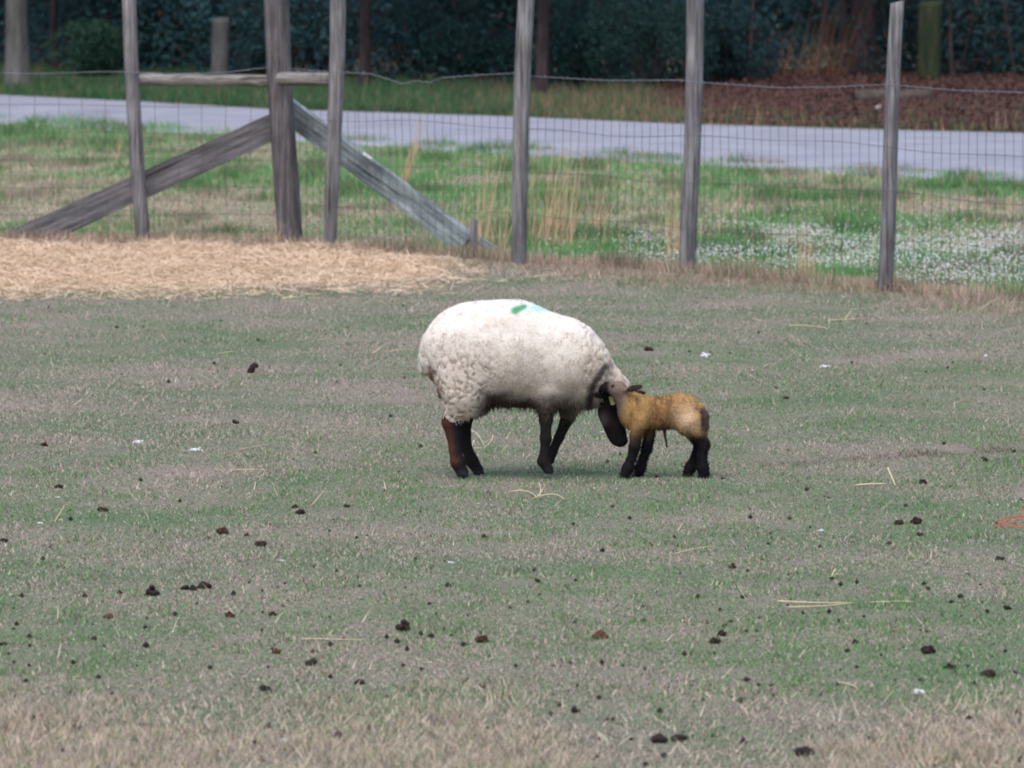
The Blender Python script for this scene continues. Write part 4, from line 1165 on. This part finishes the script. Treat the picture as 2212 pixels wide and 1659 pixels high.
for a in [
    (6, 1174, 24, 'black dung lump cut by the left edge, beside the middle height of the picture'),
    (128, 1055, 20, 'small dark dung lump upper of the two near the left edge below sheep feet height'),
    (222, 1105, 22, 'dark dung lump right of and below the small one near the left edge'),
    (508, 916, 18, 'small black dung pellet below the upright black clod, left of the ewe'),
    (95, 964, 18, 'brownish dung pellet alone at far left, at the height of the ewe legs'),
    (638, 1098, 16, 'upper lump of the touching dung pair below left of the ewe hind legs'),
    (650, 1111, 24, 'lower wider lump of the touching dung pair below left of the ewe'),
    (748, 1096, 16, 'upright brown dung pellet right of the touching dung pair'),
    (480, 1154, 28, 'clustered brown dung pile left of the touching dung pair and lower'),
    (533, 1158, 14, 'tiny dung pellet just right of the clustered brown pile'),
    (563, 1180, 26, 'flat dark dung pile right of and below the clustered brown pile'),
    (328, 1287, 30, 'round black dung ball left of the dung row, lower left of the picture'),
    (398, 1274, 22, 'left lump of the dung row at lower left'),
    (418, 1275, 20, 'middle black lump of the dung row at lower left'),
    (441, 1272, 32, 'largest right end lump of the dung row at lower left'),
    (233, 1336, 22, 'reddish brown dung clump lower left, left of the round black ball'),
    (496, 1333, 24, 'brown pointed dung clump below the dung row'),
    (590, 1330, 18, 'small brown dung clump right of the pointed one'),
    (873, 1363, 36, 'large rounded dark dung pile below the ewe hind legs, biggest left of centre'),
    (930, 1378, 20, 'flat small dung right beside the large rounded pile'),
    (1043, 1388, 32, 'brown peaked dung pile at bottom centre, right of the large rounded pile'),
    (598, 1412, 22, 'reddish flat dung clump, leftmost of a row of three at lower left centre'),
    (673, 1437, 28, 'wide black flat dung under the row of three at lower left centre'),
    (678, 1410, 16, 'small reddish dung, rightmost of a row of three at lower left centre'),
    (572, 1493, 28, 'dark dung lump at the top edge of the tan bottom grass, left'),
    (776, 1478, 24, 'dark dung lump at the top edge of the tan bottom grass, nearer centre'),
    (170, 1580, 22, 'brown dung lump in the tan grass near the bottom left corner'),
    (730, 1598, 32, 'large brown dung heap in the tan grass at bottom left centre'),
    (1030, 1540, 18, 'small dark dung in tan grass at bottom centre'),
    (1242, 1540, 24, 'black dung lump at bottom, between centre and the double heap'),
    (1424, 1604, 38, 'left heap of the double dung heap at bottom right of centre'),
    (1466, 1602, 34, 'right greyer heap of the double dung heap at bottom right of centre'),
    (1735, 1634, 44, 'biggest black dung heap, lowest at the bottom right'),
    (2005, 1412, 32, 'pointed black dung lump at lower right, alone'),
    (2050, 1446, 26, 'flat dark dung left of the wide pile near the right edge'),
    (2134, 1463, 36, 'wide dark dung pile near the right edge'),
    (2190, 1455, 16, 'small dark dung at the right edge, beside the wide pile'),
    (1545, 1390, 28, 'lowest dung of the group of three right of bottom centre'),
    (1557, 1374, 24, 'middle flat dung of the group of three right of bottom centre'),
    (1567, 1357, 16, 'topmost small dung of the group of three right of bottom centre'),
    (1296, 1380, 34, 'spread reddish dung pile below the space between ewe and lamb'),
    (2175, 1317, 20, 'small dark dung high on the lower right edge'),
    (1583, 1228, 18, 'small brown dung pellet below the lamb hind feet'),
    (1640, 1482, 14, 'left one of two small black pellets right of the pink dry patch'),
    (1667, 1482, 13, 'right one of two small black pellets right of the pink dry patch'),
    (1993, 1046, 22, 'dark dung pile right of the lamb near the muddy track'),
    (1401, 758, 20, 'brown dung lump just right of the ewe shoulder, above the lamb'),
    (1697, 862, 15, 'small brown dung pellet right of the lamb back'),
    (2130, 997, 14, 'tiny dark dung on the muddy track at the right'),
    (1985, 1158, 18, 'pointed brown dung below the flat pair at right'),
    (1942, 1134, 26, 'left flat dung of the flat pair at right'),
    (1978, 1132, 28, 'right flat dung of the flat pair at right'),
    (2160, 1210, 20, 'dark dung below the orange twine at the right edge'),
    (5, 1395, 20, 'dark dung touching the left edge in the lower part'),
    (105, 666, 10, 'tiny dark dung just below the straw at far left'),
    (1420, 1033, 13, 'little dark pellet between the lamb front and hind feet'),
]: dung(a[0], a[1], a[2], a[3], hk=1.1 if a[2] > 29 and a[0] in (873, 1735, 328, 2005) else 0.62)
# uncounted crumbs
n = 1300
X, Y = scatter(n, 19, 42, 2.6, .8); px, py = proj(X, Y)
keep = RNG.random(n) < .25 + .75 * smooth(1100, 1350, py) + .25 * gblob(px, py, 2050, 1350, 400, 200); X, Y = X[keep], Y[keep]; n = len(X)
s_ = 0.004 + 0.009 * RNG.random(n) ** 2
V = (np.stack([X, Y, s_ * .6], 1)[:, None] + oct_[None] * s_[:, None, None] * (0.7 + .6 * RNG.random((n, 6, 1)))).reshape(-1, 3)
F = (np.arange(n)[:, None, None] * 6 + tri[None]).reshape(-1, 3)
o = mk('dung_crumbs', V, F, M_DUNG); tag(o, 'tiny dark dung crumbs scattered over the grazed grass', 'dung crumbs', kind='stuff')

# upright black clod left of the ewe
p = ground(546, 806); mb = MB()
mb.tube([(-.012, 0, -.01), (-.010, 0, .012), (.0, -.002, .032), (.012, -.003, .043), (.022, -.002, .036), (.024, 0, .030)], [.022, .020, .018, .016, .011, .006], 9)
o = mb.build('black_clod', M_DUNG, None, p); tag(o, 'upright hooked black clod standing in the grass left of the ewe', 'clod')

def fluff(px, py, wpx, label, name='wool_tuft', hk=.5, z0=0.0):
    p = ground(px, py) if not z0 else z0; sc = p.y / FPX; wr = wpx * sc / 2
    rs = np.random.default_rng(int(px + py * 3)); n = 26
    P = rs.normal(size=(n, 3)) * np.array((wr * .45, wr * .4, wr * .16)) + np.array((0, 0, wr * hk * .7))
    mb = MB()
    for q in P:
        d_ = Vector(rs.normal(size=3)); d_.z *= .4; d_.normalize(); d_ *= wr * .35
        v = Vector(q); v.z = max(v.z, .004)
        mb.tube([v - d_, v + Vector((0, 0, wr * .1)), v + d_], [wr * .06, wr * .13, wr * .05], 4)
    o = mb.build(name, M_WHITE, None, p); tag(o, label, 'wool tuft', 'white tufts')
fluff(1523, 772, 24, 'bright white tuft on the grass above and right of the lamb')
fluff(1781, 795, 18, 'white tuft right of the brightest one, near the picture middle right')
fluff(2130, 771, 12, 'faint white tuft far right on the dry patch')
fluff(420, 976, 22, 'white tuft left of the ewe at leg height')
fluff(298, 959, 22, 'thin white sliver of fluff left of the white tuft at leg height')
fluff(127, 1077, 11, 'tiny white tuft near the left edge beside the dark dung')
fluff(87, 1132, 12, 'small white tuft near the left edge above the black cut lump')
fluff(606, 1213, 12, 'small white tuft below the flat dark dung, left of centre')
fluff(1775, 1149, 14, 'small white tuft below right of the lamb')
fluff(1985, 1501, 30, 'large white tuft at the lower right in the grass')
fluff(975, 1218, 14, 'pale grey tuft under the ewe hind feet')
fluff(612, 1606, 26, 'pale tuft in tan grass at the bottom left centre')
fluff(1300, 935, 8, 'tiny white fleck left of the ewe muzzle')
pw = at(1899, 238, 71.3)
fluff(1899, 234, 22, 'white scrap of litter on the leaf bank across the road', 'litter_scrap', .5, pw)

def hay(name, label, strands, rad=.0035, mat=None):
    """strands: lists of (px,py,z)"""
    s0 = strands[0][0]; p = ground(s0[0], s0[1])
    mb = MB()
    for st_ in strands:
        pts = [ground(a, b, 0) + Vector((0, 0, z)) - p for (a, b, z) in st_]
        if len(pts) == 3:      # round the bend
            q = []
            for i in range(9):
                t = i / 8; q.append(pts[0] * (1 - t) ** 2 + pts[1] * 2 * t * (1 - t) + pts[2] * t * t)
            pts = q
        mb.tube(pts, [rad * .72 * (1 - .5 * i / len(pts)) for i in range(len(pts))], 5)
    o = mb.build(name, mat or M_HAY, None, p); return tag(o, label, 'hay wisp', 'loose hay wisps')
M_HAY = mat_plain('dry_hay', (0.62, 0.50, 0.32), .6, .3)
hay('hay_wisp', 'curled loop of straw on the grass between the ewe legs', [[(1018, 948, .04), (1035, 950, .03), (1046, 968, .01)], [(1064, 965, .06), (1068, 965, .03), (1045, 972, .01)], [(1008, 972, .01), (1025, 974, .01), (1040, 976, .02)], [(1024, 965, .03), (1018, 970, .02), (1022, 976, .01)]])
hay('hay_wisp', 'single curved stalk left of the ewe front leg', [[(1098, 985, .05), (1085, 985, .03), (1082, 985, .005)]], .003)
hay('hay_wisp', 'forked pale straw wisp in front of the ewe front foot', [[(1100, 1068, .01), (1140, 1062, .02), (1160, 1080, .01)], [(1160, 1080, .01), (1172, 1072, .03), (1184, 1077, .07)], [(1150, 1080, .005), (1200, 1072, .03), (1218, 1084, .01)], [(1165, 1080, .01), (1172, 1070, .03), (1163, 1068, .05)]], .0042)
hay('hay_wisp', 'upright bent straw at the left edge below leg height', [[(118, 1130, .005), (128, 1120, .02), (140, 1118, .05)], [(128, 1128, .005), (134, 1126, .02), (134, 1131, .01)]])
hay('hay_wisp', 'small white bent straw at right of bottom centre', [[(1795, 1252, .005), (1803, 1245, .03), (1806, 1243, .025)], [(1803, 1250, .015), (1812, 1243, .01), (1822, 1244, .005)]], .004)
hay('hay_wisp', 'long flat straw lying at lower right', [[(1680, 1303, .008), (1760, 1310, .012), (1850, 1307, .008)], [(1700, 1316, .008), (1750, 1318, .01), (1840, 1308, .008)], [(1880, 1305, .006), (1920, 1304, .01), (1975, 1303, .006)]], .004)
hay('hay_wisp', 'long straight straw left of the ewe, below the white tuft', [[(508, 1019, .008), (545, 1018, .01), (580, 1018, .006)]], .004)
hay('hay_wisp', 'slanting straw left of the ewe at leg height', [[(508, 976, .006), (550, 971, .015), (584, 963, .01)]], .0035)
hay('hay_wisp', 'straw stalk left of the upright black clod', [[(468, 768, .008), (490, 765, .012), (508, 762, .008)]], .005)
hay('hay_wisp', 'pale straw just left of the ewe rump', [[(803, 767, .008), (820, 763, .02), (828, 757, .03)], [(840, 763, .008), (860, 760, .02), (895, 759, .008)]], .0045)
hay('hay_wisp', 'straw stalk leaning beside the dung pair below the ewe', [[(672, 1095, .004), (688, 1085, .02), (700, 1080, .04)]], .003)
hay('hay_wisp', 'forked thin straw in the grass in front of the right fence', [[(1790, 694, .008), (1830, 694, .01), (1872, 690, .008)], [(1825, 692, .008), (1835, 690, .04), (1842, 690, .06)]], .004)
hay('hay_wisp', 'bent pale stalk by the right fence, below the rightmost post', [[(2115, 672, .006), (2135, 668, .04), (2160, 664, .06)]], .004)
hay('hay_wisp', 'cream straw line on the ground above the right side dung', [[(1845, 1052, .006), (1880, 1050, .012), (1915, 1050, .01)], [(1918, 1036, .05), (1926, 1046, .03), (1934, 1051, .005)]], .006)
hay('hay_wisp', 'thin straw line between ewe front foot and lower right grass', [[(1455, 1200, .004), (1480, 1194, .015), (1545, 1190, .02)]], .003)
hay('hay_wisp', 'pale straw bits in the straw coloured patch right of the ewe back', [[(1705, 705, .006), (1750, 708, .02), (1790, 712, .006)]], .004)
hay('hay_wisp', 'curled stalk among dark pellets at lower right', [[(1812, 1478, .006), (1840, 1490, .02), (1855, 1492, .006)], [(1960, 1482, .01), (2190, 1470, .0), (1990, 1484, .006)]][:1], .0035)
hay('hay_wisp', 'long thin straw at lower left of centre, right of the row of three', [[(650, 1383, .005), (720, 1386, .01), (790, 1386, .006)]], .003)

# orange twine at the right edge
mb = MB(); p = ground(2180, 1136)
for st_ in ([(2150, 1142, .006), (2162, 1134, .02), (2180, 1131, .025), (2200, 1131, .03), (2230, 1128, .02)], [(2150, 1142, .006), (2172, 1141, .015), (2195, 1144, .01), (2230, 1145, .015)],
            [(2158, 1138, .01), (2176, 1134, .02), (2190, 1136, .01), (2205, 1134, .03), (2225, 1138, .01)], [(2208, 1126, .05), (2212, 1130, .04), (2216, 1134, .01), (2230, 1138, .01)]):
    mb.tube([ground(a, b) + Vector((0, 0, z)) - p for a, b, z in st_], .0027, 5)
o = mb.build('twine', M_ORANGE, None, p); tag(o, 'tangled orange baling twine on the grass at the right edge', 'twine')
print('tris', sum(len(o.data.loops) - 2 * len(o.data.polygons) for o in bpy.data.objects if o.type == 'MESH'))
